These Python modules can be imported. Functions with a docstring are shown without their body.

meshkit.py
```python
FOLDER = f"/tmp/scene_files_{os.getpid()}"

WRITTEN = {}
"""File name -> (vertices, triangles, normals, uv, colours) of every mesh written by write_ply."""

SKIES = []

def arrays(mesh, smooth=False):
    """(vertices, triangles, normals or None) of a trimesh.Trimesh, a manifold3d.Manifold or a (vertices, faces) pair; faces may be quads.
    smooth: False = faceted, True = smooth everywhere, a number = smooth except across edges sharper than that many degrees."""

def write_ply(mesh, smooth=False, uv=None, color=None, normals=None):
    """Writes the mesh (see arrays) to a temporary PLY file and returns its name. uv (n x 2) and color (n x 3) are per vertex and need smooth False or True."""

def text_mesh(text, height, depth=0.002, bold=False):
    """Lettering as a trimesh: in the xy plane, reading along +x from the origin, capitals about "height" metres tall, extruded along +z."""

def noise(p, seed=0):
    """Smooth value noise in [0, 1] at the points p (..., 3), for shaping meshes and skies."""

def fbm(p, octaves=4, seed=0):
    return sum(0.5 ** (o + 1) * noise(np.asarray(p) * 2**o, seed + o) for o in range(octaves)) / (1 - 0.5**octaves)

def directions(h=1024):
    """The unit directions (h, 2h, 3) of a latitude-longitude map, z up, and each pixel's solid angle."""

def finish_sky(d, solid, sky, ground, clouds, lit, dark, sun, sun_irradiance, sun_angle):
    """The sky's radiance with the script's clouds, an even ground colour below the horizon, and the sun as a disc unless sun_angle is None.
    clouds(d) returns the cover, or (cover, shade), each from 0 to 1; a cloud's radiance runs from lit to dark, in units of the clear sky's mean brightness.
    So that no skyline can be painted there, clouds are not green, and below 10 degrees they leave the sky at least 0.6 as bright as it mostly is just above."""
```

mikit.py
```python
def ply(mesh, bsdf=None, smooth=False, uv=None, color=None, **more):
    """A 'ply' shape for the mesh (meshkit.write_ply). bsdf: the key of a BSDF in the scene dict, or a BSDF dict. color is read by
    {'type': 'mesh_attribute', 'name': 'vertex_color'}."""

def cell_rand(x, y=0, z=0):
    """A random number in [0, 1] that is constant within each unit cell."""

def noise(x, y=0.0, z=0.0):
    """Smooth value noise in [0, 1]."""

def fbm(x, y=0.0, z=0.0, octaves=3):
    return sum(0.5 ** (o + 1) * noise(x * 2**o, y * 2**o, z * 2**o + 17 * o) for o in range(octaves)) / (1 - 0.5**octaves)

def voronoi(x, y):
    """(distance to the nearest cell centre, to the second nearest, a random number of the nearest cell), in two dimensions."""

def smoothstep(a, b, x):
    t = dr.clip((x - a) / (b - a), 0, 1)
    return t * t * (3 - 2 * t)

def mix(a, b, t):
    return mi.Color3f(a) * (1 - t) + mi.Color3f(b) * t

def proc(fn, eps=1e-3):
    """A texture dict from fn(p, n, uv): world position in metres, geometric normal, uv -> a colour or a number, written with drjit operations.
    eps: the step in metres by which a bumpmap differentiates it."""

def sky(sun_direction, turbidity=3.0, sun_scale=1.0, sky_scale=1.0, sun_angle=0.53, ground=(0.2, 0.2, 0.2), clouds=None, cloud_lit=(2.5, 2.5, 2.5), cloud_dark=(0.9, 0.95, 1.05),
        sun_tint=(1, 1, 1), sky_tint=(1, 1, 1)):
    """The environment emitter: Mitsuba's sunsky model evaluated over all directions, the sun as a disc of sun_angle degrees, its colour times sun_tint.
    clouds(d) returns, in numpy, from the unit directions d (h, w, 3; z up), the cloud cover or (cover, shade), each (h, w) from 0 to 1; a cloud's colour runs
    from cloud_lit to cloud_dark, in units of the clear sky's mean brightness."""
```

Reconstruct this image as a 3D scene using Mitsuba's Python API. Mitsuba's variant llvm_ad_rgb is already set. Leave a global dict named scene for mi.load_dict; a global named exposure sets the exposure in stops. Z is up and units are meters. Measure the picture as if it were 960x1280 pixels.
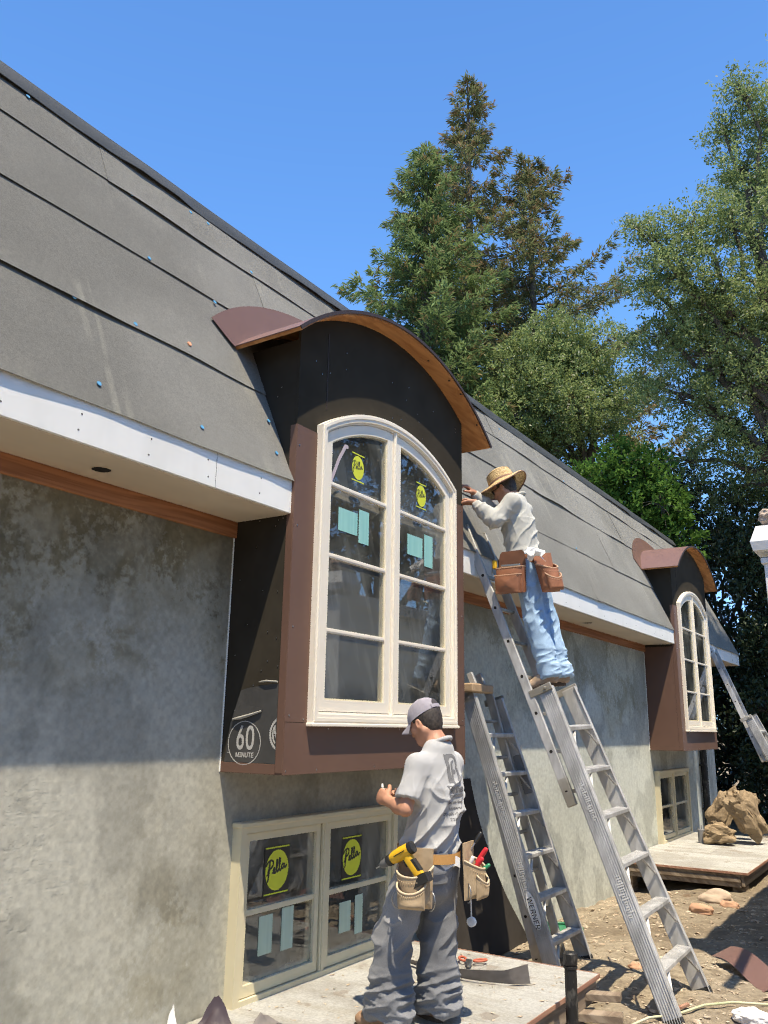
import math, random
import numpy as np, trimesh, drjit as dr, mitsuba as mi
import mikit, meshkit
from mikit import proc, noise, fbm, voronoi, smoothstep, mix, cell_rand
from shapely.geometry import Polygon, LineString, Point, box as sbox
from shapely.ops import unary_union
from shapely import affinity
from scipy.spatial import ConvexHull

scene, labels = {}, {}
V = lambda *a: np.array(a, float)

# ---------------------------------------------------------------- camera, sky, exposure
PITCH, YAW, ROLL = math.radians(14.461), math.radians(33.342), math.radians(-0.942)
CAM = V(3.54, 0, 1.75)
_fh = V(-math.sin(YAW), math.cos(YAW), 0); _r = V(math.cos(YAW), math.sin(YAW), 0)
FWD = math.cos(PITCH) * _fh + V(0, 0, math.sin(PITCH))
_u = -math.sin(PITCH) * _fh + V(0, 0, math.cos(PITCH))
UP = _r * math.sin(ROLL) + _u * math.cos(ROLL)
scene['camera'] = {'type': 'perspective', 'fov': math.degrees(2 * math.atan(480 / 1037.893)), 'fov_axis': 'x', 'near_clip': 0.05, 'far_clip': 2000.0,
                   'to_world': mi.ScalarTransform4f().look_at(origin=CAM.tolist(), target=(CAM + FWD).tolist(), up=UP.tolist())}
scene['sky'] = mikit.sky((1.0, -0.9, 3.2), turbidity=2.5, sun_scale=1.0, sky_tint=(1.14, 1.53, 1.84), sun_tint=(0.97, 1.0, 0.97), ground=(0.16, 0.14, 0.11))
exposure = 2.2

# ---------------------------------------------------------------- helpers
USED = set()
def key(name, parent=None):
    base = f'{parent}__{name}' if parent else name
    k, i = base, 0
    while k in USED:
        i += 1
        k = f'{base}_{i:03d}'
    USED.add(k)
    return k
def tag(k, label=None, cat=None, group=None, kind=None):
    d = labels.setdefault(k, {})
    if label: d['label'] = label
    if cat: d['category'] = cat
    if group: d['group'] = group
    if kind: d['kind'] = kind
    return k
def thing(name, label, cat, group=None):
    return tag(key(name), label, cat, group)
def add(name, mesh, mat, parent=None, smooth=False, label=None, cat=None, group=None, kind=None, **kw):
    k = key(name, parent)
    scene[k] = mikit.ply(mesh, 'mat_' + mat if isinstance(mat, str) else mat, smooth=smooth, **kw)
    if label or cat or group or kind: tag(k, label, cat, group, kind)
    return k
def cat(*ms):
    vs, fs, n = [], [], 0
    for m in ms:
        v, f = (np.asarray(m.vertices), np.asarray(m.faces)) if hasattr(m, 'vertices') else (np.asarray(m[0], float), np.asarray(m[1], int))
        if f.shape[1] == 4: f = np.vstack([f[:, [0, 1, 2]], f[:, [0, 2, 3]]])
        vs.append(v); fs.append(f + n); n += len(v)
    return np.vstack(vs), np.vstack(fs)
def hull(pts):
    pts = np.asarray(pts, float)
    h = ConvexHull(pts)
    f = h.simplices.copy()
    n = np.cross(pts[f[:, 1]] - pts[f[:, 0]], pts[f[:, 2]] - pts[f[:, 0]])
    flip = (n * h.equations[:, :3]).sum(1) < 0
    f[flip] = f[flip][:, ::-1]
    u, inv = np.unique(f, return_inverse=True)
    return pts[u], inv.reshape(f.shape)
def _cb(hx, hy, hz, b):
    p = []
    for sx in (-1, 1):
        for sy in (-1, 1):
            for sz in (-1, 1):
                p += [(sx * (hx - b), sy * (hy - b), sz * hz), (sx * (hx - b), sy * hy, sz * (hz - b)), (sx * hx, sy * (hy - b), sz * (hz - b))]
    return np.array(p)
def box(x0, x1, y0, y1, z0, z1, b=0.004):
    h = V(x1 - x0, y1 - y0, z1 - z0) / 2
    b = min(b, h.min() * 0.45)
    v, f = hull(_cb(*h, b))
    return v + V(x0 + x1, y0 + y1, z0 + z1) / 2, f
def unit(a):
    a = np.asarray(a, float)
    return a / np.linalg.norm(a)
def frame(d, up=(0, 0, 1)):
    d = unit(d); up = np.asarray(up, float)
    if abs(d @ unit(up)) > 0.99: up = V(1, 0, 0)
    s = unit(np.cross(d, up))
    return d, s, np.cross(s, d)
def beam(p0, p1, w, h, up=(0, 0, 1), b=0.003):
    p0, p1 = np.asarray(p0, float), np.asarray(p1, float)
    L = np.linalg.norm(p1 - p0)
    d, s, u = frame(p1 - p0, up)
    b = min(b, w * .45, h * .45)
    v, f = hull(_cb(L / 2, w / 2, h / 2, b))
    return (p0 + p1) / 2 + v @ np.stack([d, s, u]), f
def tube(path, r, n=8, caps=True):
    p = np.asarray(path, float); m = len(p)
    r = np.broadcast_to(np.asarray(r, float), (m,))
    t = np.gradient(p, axis=0); t /= np.linalg.norm(t, axis=1, keepdims=True) + 1e-12
    a = np.zeros_like(p); up = V(0, 0, 1) if abs(t[0, 2]) < .9 else V(1, 0, 0)
    a[0] = unit(np.cross(t[0], up))
    for i in range(1, m):
        q = a[i - 1] - t[i] * (a[i - 1] @ t[i]); a[i] = unit(q)
    b = np.cross(t, a)
    an = np.arange(n) * 2 * np.pi / n
    v = p[:, None] + r[:, None, None] * (np.cos(an)[None, :, None] * a[:, None] + np.sin(an)[None, :, None] * b[:, None])
    v = v.reshape(-1, 3)
    i, j = np.meshgrid(np.arange(m - 1), np.arange(n), indexing='ij')
    q = np.stack([i * n + j, i * n + (j + 1) % n, (i + 1) * n + (j + 1) % n, (i + 1) * n + j], -1).reshape(-1, 4)
    f = np.vstack([q[:, [0, 2, 1]], q[:, [0, 3, 2]]])[:, ::-1]
    if caps:
        v = np.vstack([v, p[:1], p[-1:]]); c0, c1 = len(v) - 2, len(v) - 1
        jj = np.arange(n)
        f = np.vstack([f, np.stack([jj * 0 + c0, (jj + 1) % n, jj], 1), np.stack([jj * 0 + c1, (m - 1) * n + jj, (m - 1) * n + (jj + 1) % n], 1)])
    return v, f
def grid(P, closed=False):
    """P (a, b, 3) -> surface"""
    a, b = P.shape[:2]
    i, j = np.meshgrid(np.arange(a - 1), np.arange(b if closed else b - 1), indexing='ij')
    f = np.stack([i * b + j, (i + 1) * b + j, (i + 1) * b + (j + 1) % b, i * b + (j + 1) % b], -1).reshape(-1, 4)
    return P.reshape(-1, 3), np.vstack([f[:, [0, 1, 2]], f[:, [0, 2, 3]]])
def extr(poly, t0, t1, M):
    """shapely polygon in (u, v), extruded along w from t0 to t1; M rows: world directions of u, v, w (+ origin as 4th row)."""
    out = []
    for g in (poly.geoms if hasattr(poly, 'geoms') else [poly]):
        if g.area < 1e-8: continue
        m = trimesh.creation.extrude_polygon(g, t1 - t0, engine='earcut')
        out.append((np.asarray(m.vertices) + [0, 0, t0], np.asarray(m.faces)))
    v, f = cat(*out)
    M = np.asarray(M, float)
    w = v @ M[:3] + (M[3] if len(M) > 3 else 0)
    if np.linalg.det(M[:3]) < 0: f = f[:, ::-1]
    return w, f
YZ = V(0, 1, 0), V(0, 0, 1), V(1, 0, 0)          # polygon in (y, z), extruded along x
XZ = V(1, 0, 0), V(0, 0, 1), V(0, -1, 0)         # polygon in (x, z), extruded towards -y
XY = V(1, 0, 0), V(0, 1, 0), V(0, 0, 1)
def move(m, t):
    return m[0] + np.asarray(t, float), m[1]
def slab(P, t, nrm):
    """a surface grid P (a,b,3) given thickness t against nrm"""
    v, f = grid(P); a, b = P.shape[:2]; n = len(v)
    v2 = v - np.asarray(nrm) * t
    ring = [i * b for i in range(a)] + [(a - 1) * b + j for j in range(1, b)] + [i * b + b - 1 for i in range(a - 2, -1, -1)] + [j for j in range(b - 2, 0, -1)]
    r = np.array(ring); r2 = np.roll(r, -1)
    side = np.vstack([np.stack([r, r + n, r2 + n], 1), np.stack([r, r2 + n, r2], 1)])
    return np.vstack([v, v2]), np.vstack([f, f[:, ::-1] + n, side])

# ---------------------------------------------------------------- materials
def C(r, g, b): return {'type': 'rgb', 'value': [r, g, b]}
def two(d): return {'type': 'twosided', 'bsdf': d}
def mat(name, col, rough=0.6, metal=0.0, bump=None, bscale=1.0, beps=1e-3, spec=0.5, **kw):
    c = col if isinstance(col, dict) else (proc(col) if callable(col) else C(*col))
    d = {'type': 'principled', 'base_color': c, 'roughness': (proc(rough) if callable(rough) else rough), 'metallic': metal, 'specular': spec, **kw}
    if bump is not None:
        d = {'type': 'bumpmap', 'arbitrary': proc(bump, eps=beps), 'scale': bscale, 'bsdf': d}
    scene['mat_' + name] = two(d)
    return name
col3 = mi.Color3f
def stucco_col(p, n, uv):
    a = fbm(p.y * 1.1, p.z * 0.9, p.x + 3, 4)
    b = fbm(p.y * 3.3 + 9, p.z * 2.4, p.x, 6)
    f = fbm(p.y * 40, p.z * 40, p.x * 40, 3)
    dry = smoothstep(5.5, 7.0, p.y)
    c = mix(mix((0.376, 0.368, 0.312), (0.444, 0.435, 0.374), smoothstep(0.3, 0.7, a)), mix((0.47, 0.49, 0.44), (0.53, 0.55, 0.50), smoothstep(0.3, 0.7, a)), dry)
    c = mix(c, c * 0.70, smoothstep(0.47, 0.60, b) * 0.7)
    # damp, freshly floated patches higher on the wall, grainy at their edges, with broad trowel sweeps
    w = noise(p.y * 3.1, p.z * 3.1, 4); w2 = noise(p.y * 3.1 + 9, p.z * 3.1, 6)
    d = fbm(p.y * 1.35 + 2 + .35 * w, p.z * 1.7 + .35 * w2, 5, 7)
    sw = fbm((p.y * 3 + 2.0 * w) * 1.5, (p.z * 3 + 2.0 * w2) * 1.5, 3, 5)
    gr = .16 * (noise(p.y * 26, p.z * 26, 1) - .5) + .14 * (noise(p.y * 58, p.z * 52, 2) - .5) + .10 * (noise(p.y * 120, p.z * 120, 2) - .5)
    d = d + gr
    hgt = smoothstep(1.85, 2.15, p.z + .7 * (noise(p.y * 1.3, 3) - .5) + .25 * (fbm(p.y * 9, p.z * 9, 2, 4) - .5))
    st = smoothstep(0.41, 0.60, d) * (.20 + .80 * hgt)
    zz = (p.z - 2.26 - .30 * (noise(p.y * 1.6, 7) - .5)) / .30
    band = dr.exp(-zz * zz) * (1 - smoothstep(3.0, 3.5, p.y)) * smoothstep(.30, .62, fbm(p.y * 2.6 + .4 * w, p.z * 3.0, 11, 7) + gr)
    zq = (p.z - .62) / .45; yq = (p.y - 3.35) / .30
    low = dr.exp(-zq * zq - yq * yq) * smoothstep(.38, .6, fbm(p.y * 5, p.z * 4, 3, 6) + gr) * .7
    st = dr.maximum(dr.maximum(st, band), low)
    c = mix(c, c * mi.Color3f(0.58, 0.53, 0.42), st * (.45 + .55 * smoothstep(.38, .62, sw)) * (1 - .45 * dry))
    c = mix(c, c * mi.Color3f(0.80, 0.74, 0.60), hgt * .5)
    return c * (0.80 + 0.40 * f)
def stucco_bump(p, n, uv):
    s = fbm(p.y * 24, p.z * 17, p.x * 24, 4)
    pits = smoothstep(0.74, 0.80, noise(p.y * 55, p.z * 48, p.x * 50)) * smoothstep(.45, .6, fbm(p.y * 3, p.z * 3, 4, 2))
    return s * 0.0042 - 0.0018 * pits + 0.0016 * noise(p.y * 190, p.z * 190, p.x * 190)
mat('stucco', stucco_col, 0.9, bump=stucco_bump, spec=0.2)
def felt_col_(lo, hi):
    def felt_col(p, n, uv):
        a = fbm(p.y * 1.3, p.z * 1.3, p.x, 4); f = noise(p.y * 220, p.z * 220, p.x * 220)
        st = fbm(p.y * 13, p.z * 1.1, 3, 3); bl = fbm(p.y * 2.1, p.z * 2.4, 8, 3)
        c = mix(lo, hi, smoothstep(.25, .75, a))
        c = mix(c, (0.32, 0.31, 0.26), smoothstep(.60, .74, st) * smoothstep(.5, .68, bl) * .28)
        return c * (0.70 + 0.36 * f + 0.24 * fbm(p.y * 60, p.z * 60, p.x * 60, 3))
    return felt_col
_fb = lambda p, n, uv: 0.007 * fbm(p.y * 6, p.z * 6, p.x * 6, 4) + 0.0009 * noise(p.y * 300, p.z * 300, p.x * 300)
mat('felt_pale', felt_col_((0.160, 0.157, 0.142), (0.210, 0.206, 0.188)), 0.85, bump=_fb, spec=.25)  # slightly paler felt, used on the sheets farther along the roof
mat('felt_roof', felt_col_((0.140, 0.137, 0.125), (0.195, 0.191, 0.175)), 0.85, bump=_fb, spec=.25)
def bfelt_col(p, n, uv):
    a = fbm(p.y * 5, p.z * 5, p.x * 5, 4)
    ln = smoothstep(.93, .97, noise(p.z * 26, 2)) * smoothstep(.4, .6, fbm(p.x * 9, p.z * 9, 1))
    return mix(mix((0.034, 0.029, 0.022), (0.058, 0.051, 0.040), a), (.10, .10, .10), ln * .25)
mat('felt_black', bfelt_col, 0.75, bump=lambda p, n, uv: 0.006 * fbm(p.y * 6, p.z * 4, p.x * 6, 3), spec=.02)
mat('felt_grey', lambda p, n, uv: mix((0.035, 0.034, 0.033), (0.075, 0.073, 0.07), fbm(p.x * 9, p.z * 9, p.y * 9, 4)), 0.6, bump=lambda p, n, uv: 0.004 * fbm(p.x * 14, p.z * 14, p.y, 3))
mat('felt_print', (0.42, 0.41, 0.39), 0.8)
mat('felt_torn', (0.34, 0.33, 0.30), 0.9)
mat('white_paint', lambda p, n, uv: mix((0.84, 0.83, 0.79), (0.74, 0.73, 0.68), smoothstep(.45, .75, fbm(p.y * 6, p.z * 1.2, p.x * 6, 4)) * .6), 0.5)
mat('soffit_board', lambda p, n, uv: mix((0.62, 0.54, 0.43), (0.52, 0.44, 0.34), fbm(p.x * 4, p.y * 1.5, 1, 4)), 0.7)
def wood(a, b, sy=40, ss=1.5):
    def fn(p, n, uv):
        g = fbm((p.x + p.z) * sy + 3 * noise(p.y * ss), p.y * ss, p.z * sy * .5, 4)
        return mix(a, b, smoothstep(.3, .7, g))
    return fn
mat('frieze_wood', wood((0.27, 0.105, 0.042), (0.42, 0.18, 0.08)), 0.7)
mat('ply_orange', wood((0.40, 0.17, 0.055), (0.56, 0.27, 0.10), 22, 2.0), 0.65, bump=lambda p, n, uv: .002 * fbm(p.x * 30, p.y * 3, p.z * 20))
def deck_col(p, n, uv):
    g = fbm(p.x * 1.6 + .8 * noise(p.y * 1.1), p.y * 13 + 2.5 * noise(p.x * 1.3, p.y * 2), 1, 5); d = fbm(p.x * 2.3, p.y * 2.3, 4, 5)
    c = mix((0.345, 0.345, 0.33), (0.30, 0.292, 0.265), smoothstep(.35, .65, g))
    c = mix(c, (0.235, 0.225, 0.205), smoothstep(.46, .66, d) * .7)
    return mix(c, (0.20, 0.17, 0.14), smoothstep(.66, .72, fbm(p.x * 7, p.y * 7, 9, 5)) * .6) * (.86 + .28 * noise(p.x * 90, p.y * 90))
mat('plywood', deck_col, 0.8, bump=lambda p, n, uv: .0015 * fbm(p.x * 6, p.y * 60, 1), spec=.2)
mat('ply_edge', wood((0.26, 0.13, 0.09), (0.38, 0.22, 0.15), 60), .8)
mat('old_wood', wood((0.16, 0.12, 0.085), (0.30, 0.24, 0.18), 30), .85)
def metal_col(p, n, uv):
    a = fbm(p.y * 2, p.z * 2, p.x * 2, 4)
    return mix((0.128, 0.072, 0.052), (0.160, 0.093, 0.068), a)
mat('brown_metal', metal_col, 0.45, bump=lambda p, n, uv: .010 * fbm(p.y * 3, p.z * 2, p.x * 3, 3), spec=.35)
mat('brown_metal_light', lambda p, n, uv: mix((0.15, 0.085, 0.072), (0.185, 0.108, 0.094), fbm(p.y * 3, p.z * 3, p.x * 3)), 0.45, bump=lambda p, n, uv: .004 * fbm(p.y * 2.5, p.z * 2.5, p.x * 2.5, 3))
mat('dark_edge', (0.045, 0.03, 0.027), 0.6)
mat('cream_paint', lambda p, n, uv: mix((0.83, 0.77, 0.66), (0.77, 0.70, 0.58), fbm(p.y * 5, p.z * 5, p.x * 5, 3)), 0.42)
mat('tan_paint', lambda p, n, uv: mix((0.66, 0.60, 0.42), (0.60, 0.535, 0.365), fbm(p.y * 5, p.z * 5, p.x * 5, 3)), 0.45)
def dust_haze(p, n, uv):  # thin dust film that also stands in for pale, hazy reflections
    a = fbm(p.y * 2.2, p.z * 2.2, 3, 4); b = fbm(p.y * 16 + p.z * 6, p.z * 3, 3, 4)
    return .045 + .10 * smoothstep(.42, .68, a) + .05 * smoothstep(.5, .7, b)
scene['mat_glass'] = {'type': 'blendbsdf', 'weight': proc(dust_haze), 'a': {'type': 'thindielectric', 'int_ior': 1.6}, 'b': two({'type': 'diffuse', 'reflectance': C(.50, .52, .48)})}
mat('interior_dark', (0.05, 0.05, 0.048), 0.9)
mat('interior_wall', (0.16, 0.155, 0.145), 0.9)
mat('sticker_yellow', (0.62, 0.66, 0.04), 0.5)
mat('sticker_black', (0.02, 0.02, 0.018), 0.5)
mat('tape_teal', lambda p, n, uv: mix((0.24, 0.50, 0.47), (0.30, 0.57, 0.52), noise(p.y * 60, p.z * 4)), 0.6)
mat('tape_pale', lambda p, n, uv: mix((0.40, 0.52, 0.43), (0.46, 0.58, 0.49), noise(p.y * 60, p.z * 4)), 0.6)
mat('tape_clear', (0.5, 0.42, 0.44), 0.4)
mat('blue_cap', (0.10, 0.30, 0.50), 0.5)
mat('orange_cap', (0.75, 0.35, 0.18), 0.4)
mat('black_hole', (0.01, 0.009, 0.008), 0.9)
mat('cap_metal', (0.05, 0.055, 0.058), 0.6, bump=lambda p, n, uv: .01 * fbm(p.y * 2, p.z * 8, 1, 3))
mat('steel', (0.5, 0.5, 0.5), 0.35, metal=1.0)
# ================================================================ the house
house = thing('house', 'grey stucco house with a steep black felt mansard roof and arched dormer windows', 'house')
S = 8.672                                   # spacing of the two dormers
BY0, BY1, BX, BZ = 3.70, 5.84, 0.462, 1.49  # dormer box
HC, HZ, HR, HX = 4.795, 2.625, 1.935, 0.615 # hood circle centre (y, z), radius, front
WALL_END, EAVE_END = 16.42, 17.05
def rx(z): return 0.44 - (z - 3.17) * 0.4147      # roof plane
RN = unit(V(1, 0, 0.4147)); RU = unit(V(-0.4147, 0, 1))
def arch(y0, y1, z0, zs, za, n=24):
    hw, s = (y1 - y0) / 2, za - zs
    R = (hw * hw + s * s) / (2 * s); yc, zc = (y0 + y1) / 2, za - R
    a = math.asin(hw / R)
    t = np.linspace(a, -a, n)
    return Polygon([(y0, z0), (y1, z0)] + [(yc + R * math.sin(q), zc + R * math.cos(q)) for q in t])
def lowwin(dy): return sbox(3.835 + dy, 0.20, 5.53 + dy, 1.18)
# walls
front = sbox(-2.5, -0.4, WALL_END, 2.95)
for dy in (0, S):
    front = front.difference(lowwin(dy).buffer(-.04)).difference(sbox(BY0 + .12 + dy, 1.62, BY1 - .12 + dy, 2.96))
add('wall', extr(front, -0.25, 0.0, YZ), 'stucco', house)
add('end_wall', box(-7.5, -0.252, WALL_END - .25, WALL_END, -0.4, 2.95), 'stucco', house)
add('near_end_wall', box(-7.5, -0.252, -2.5, -2.25, -0.4, 2.95), 'stucco', house)
add('back_wall', box(-7.75, -7.5, -2.5, WALL_END, -0.4, 2.95), 'stucco', house)
add('interior', cat(box(-2.2, -2.1, -2.2, WALL_END - .3, -.3, 5.0), box(-2.1, -.26, -2.2, WALL_END - .3, -.32, -.28), box(-2.1, -.26, -2.2, WALL_END - .3, 1.38, 1.42)), 'interior_wall', house)
for dy in (0, S): add('corner_bead', box(-.004, .006, BY0 + dy - .012, BY0 + dy - .003, 1.48, 2.885), 'white_paint', house)
# eaves: one run on each side of every dormer
runs = [(-2.5, BY0 - .003), (BY1 + .003, BY0 + S - .003), (BY1 + S + .003, EAVE_END)]
mat('nail_head', (0.16, 0.15, 0.14), .6)
rng = np.random.default_rng(5)
for a, b in runs:
    add('soffit', box(-.02, .424, a, b, 2.962, 2.974, .002), 'soffit_board', house)
    fa = add('fascia', box(.425, .445, a, b, 2.966, 3.172, .003), 'white_paint', house)
    nl = []
    y = a + .3
    while y < b - .1:
        for z in (3.02, 3.11): nl.append(extr(Point(y + rng.normal(0, .008), z + rng.normal(0, .006)).buffer(.005, 3), .4445, .4465, YZ))
        y += .40
    add('nail_heads', cat(*nl), 'nail_head', fa, kind='stuff')
    fe = min(b, WALL_END)
    for y in np.arange(a + 1.9, b - .6, 3.66): add('butt_joint', box(.4452, .4458, y, y + .003, 2.97, 3.17, .0001), 'nail_head', fa)
    add('frieze_board', box(.001, .024, a, fe, 2.862, 2.961, .003), 'frieze_wood', house)
add('fascia', box(-7.9, .44, EAVE_END, EAVE_END + .02, 2.966, 3.172), 'white_paint', house)
add('soffit', box(-7.9, -.022, WALL_END + .003, EAVE_END, 2.962, 2.974), 'soffit_board', house)
def disc(c, r, nrm, t=.004, n=16):
    d, s, u = frame(nrm)
    a = np.arange(n) * 2 * np.pi / n
    ring = np.asarray(c) + r * (np.cos(a)[:, None] * s + np.sin(a)[:, None] * u)
    v = np.vstack([ring, ring + d * t, [np.asarray(c) + d * t]])
    i = np.arange(n); j = (i + 1) % n
    f = np.vstack([np.stack([i, j, j + n], 1), np.stack([i, j + n, i + n], 1), np.stack([i + n, j + n, i * 0 + 2 * n], 1)])
    return v, f
for y in (2.52, 9.46):
    vh = add('vent_hole', disc((.20, y, 2.9615), .048, (0, 0, -1), .0015, 24), 'black_hole', house)
    a = np.linspace(0, 2 * np.pi, 25)
    add('vent_rim', tube(np.stack([.20 + .05 * np.cos(a), y + .05 * np.sin(a), a * 0 + 2.9605], 1), .003, 6, False), 'soffit_board', vh, smooth=True)
# roof: core, flat top, felt courses
core = Polygon([(rx(3.174) - .012, 3.174), (rx(5.28) - .012, 5.28), (-7.0, 5.28), (-7.9, 3.174)])
def yend(z): return EAVE_END - (z - 3.17) * .40
rv = []
for y0, side in ((-2.9, 0), (None, 1)):
    for (x, z) in list(core.exterior.coords)[:-1]:
        rv.append((x, -2.9 if not side else yend(z), z))
roof = add('roof', hull(np.array(rv)), 'felt_roof', house)
def felt_sheet(y0, y1, z0, z1, seed, lift0, hip=False):
    nu, nv = max(8, int((y1 - y0) * 16)), 9
    U, W = np.meshgrid(np.linspace(0, 1, nu), np.linspace(0, 1, nv), indexing='ij')
    Y = y0 + (y1 - y0) * U
    zb = z0 + (.006 if z0 < 3.5 else .010) * (meshkit.noise(np.stack([Y * 1.7, Y * 0, Y * 0 + seed], -1)) - .5) * 2
    Z = zb + (z1 + .05 - zb) * W
    if hip: Y = Y - U * (Z - 3.17) * .40
    X = rx(Z)
    n1 = meshkit.fbm(np.stack([Y * 2.6, Z * 2.2, Y * 0 + seed * 3.3], -1), 2)
    n2 = meshkit.noise(np.stack([Y * 1.3, Y * 0, Y * 0 + seed * 7.7], -1))
    n3 = meshkit.noise(np.stack([Y * 5.3, Y * 0, Y * 0 + seed * 1.7], -1))
    off = lift0 + .012 * n1 * np.minimum(1, (1 - W) * 3) + np.clip(1 - W * 6, 0, 1) ** 1.5 * (.0005 + .020 * np.clip(n2 - .58, 0, 1) * 2 + .004 * np.clip(n3 - .5, 0, 1))
    off = off * 1.0 + .004 * (1 - W)
    P = np.stack([X, Y, Z], -1) + off[..., None] * RN
    return slab(P, .0018, RN)
courses = [(3.150, 3.77, [(-2.8, 3.69), (5.85, 9.1), (9.1, 12.36), (14.52, EAVE_END)]),
           (3.77, 4.38, [(-2.8, 3.69), (5.85, 7.5), (7.5, 10.55), (10.55, 12.36), (14.52, EAVE_END)]),
           (4.38, 4.90, [(-2.8, 4.0), (4.0, 8.55), (8.55, 11.85), (11.85, EAVE_END)]),
           (4.90, 5.27, [(-2.8, 2.7), (2.7, 5.05), (5.05, 8.0), (8.0, 12.9), (12.9, EAVE_END)])]
sd = 1
for z0, z1, segs in courses:
    for i, (a, b) in enumerate(segs):
        sd += 1
        add('felt_sheet', felt_sheet(a, b + (.06 if b != EAVE_END and b not in (3.69, 12.36) else 0), z0, z1, sd, .003 + .0035 * (i % 2), b == EAVE_END), 'felt_roof' if b < 5.5 else 'felt_pale', roof, smooth=40)
# ridge cap: a lifted dark strip along the top edge
ny = 240
Yc = np.linspace(-2.9, yend(5.3) + .02, ny)
w1 = meshkit.noise(np.stack([Yc * 1.9, Yc * 0, Yc * 0 + 3], -1)); w2 = meshkit.noise(np.stack([Yc * 6, Yc * 0, Yc * 0 + 8], -1))
prof = []
for k, (dz, o) in enumerate([(-.085, .020), (-.05, .028), (0.0, .035), (.03, .02), (.045, -.05), (.045, -.25)]):
    z = 5.29 + dz + (.018 * (w1 - .5) if k == 0 else 0)
    oo = o + (.035 * np.clip(w1 - .4, 0, 1) + .012 * w2 if k < 2 else .01 * w1)
    x = rx(5.29 + min(dz, 0)) + oo
    prof.append(np.stack([x + 0 * Yc, Yc, z + 0 * Yc], -1))
add('ridge_cap', slab(np.stack(prof, 0), .004, V(.7, 0, .7)), 'cap_metal', roof, smooth=40)
def on_roof(y, z, off): return V(rx(z), y, z) + RN * off
blue = [(2.88, 4.91), (2.892, 4.405), (2.252, 3.772), (2.642, 3.80), (3.423, 4.36), (3.985, 4.93), (2.30, 3.285), (2.97, 3.28), (3.45, 5.15), (3.62, 5.16), (2.2, 5.18), (3.62, 3.55), (3.60, 3.32), (8.3, 5.1), (10.1, 4.92), (9.2, 3.80)]
for y, z in blue: add('cap_nail', disc(on_roof(y, z, .016), .0125, RN, .004, 12), 'blue_cap', roof)
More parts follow.
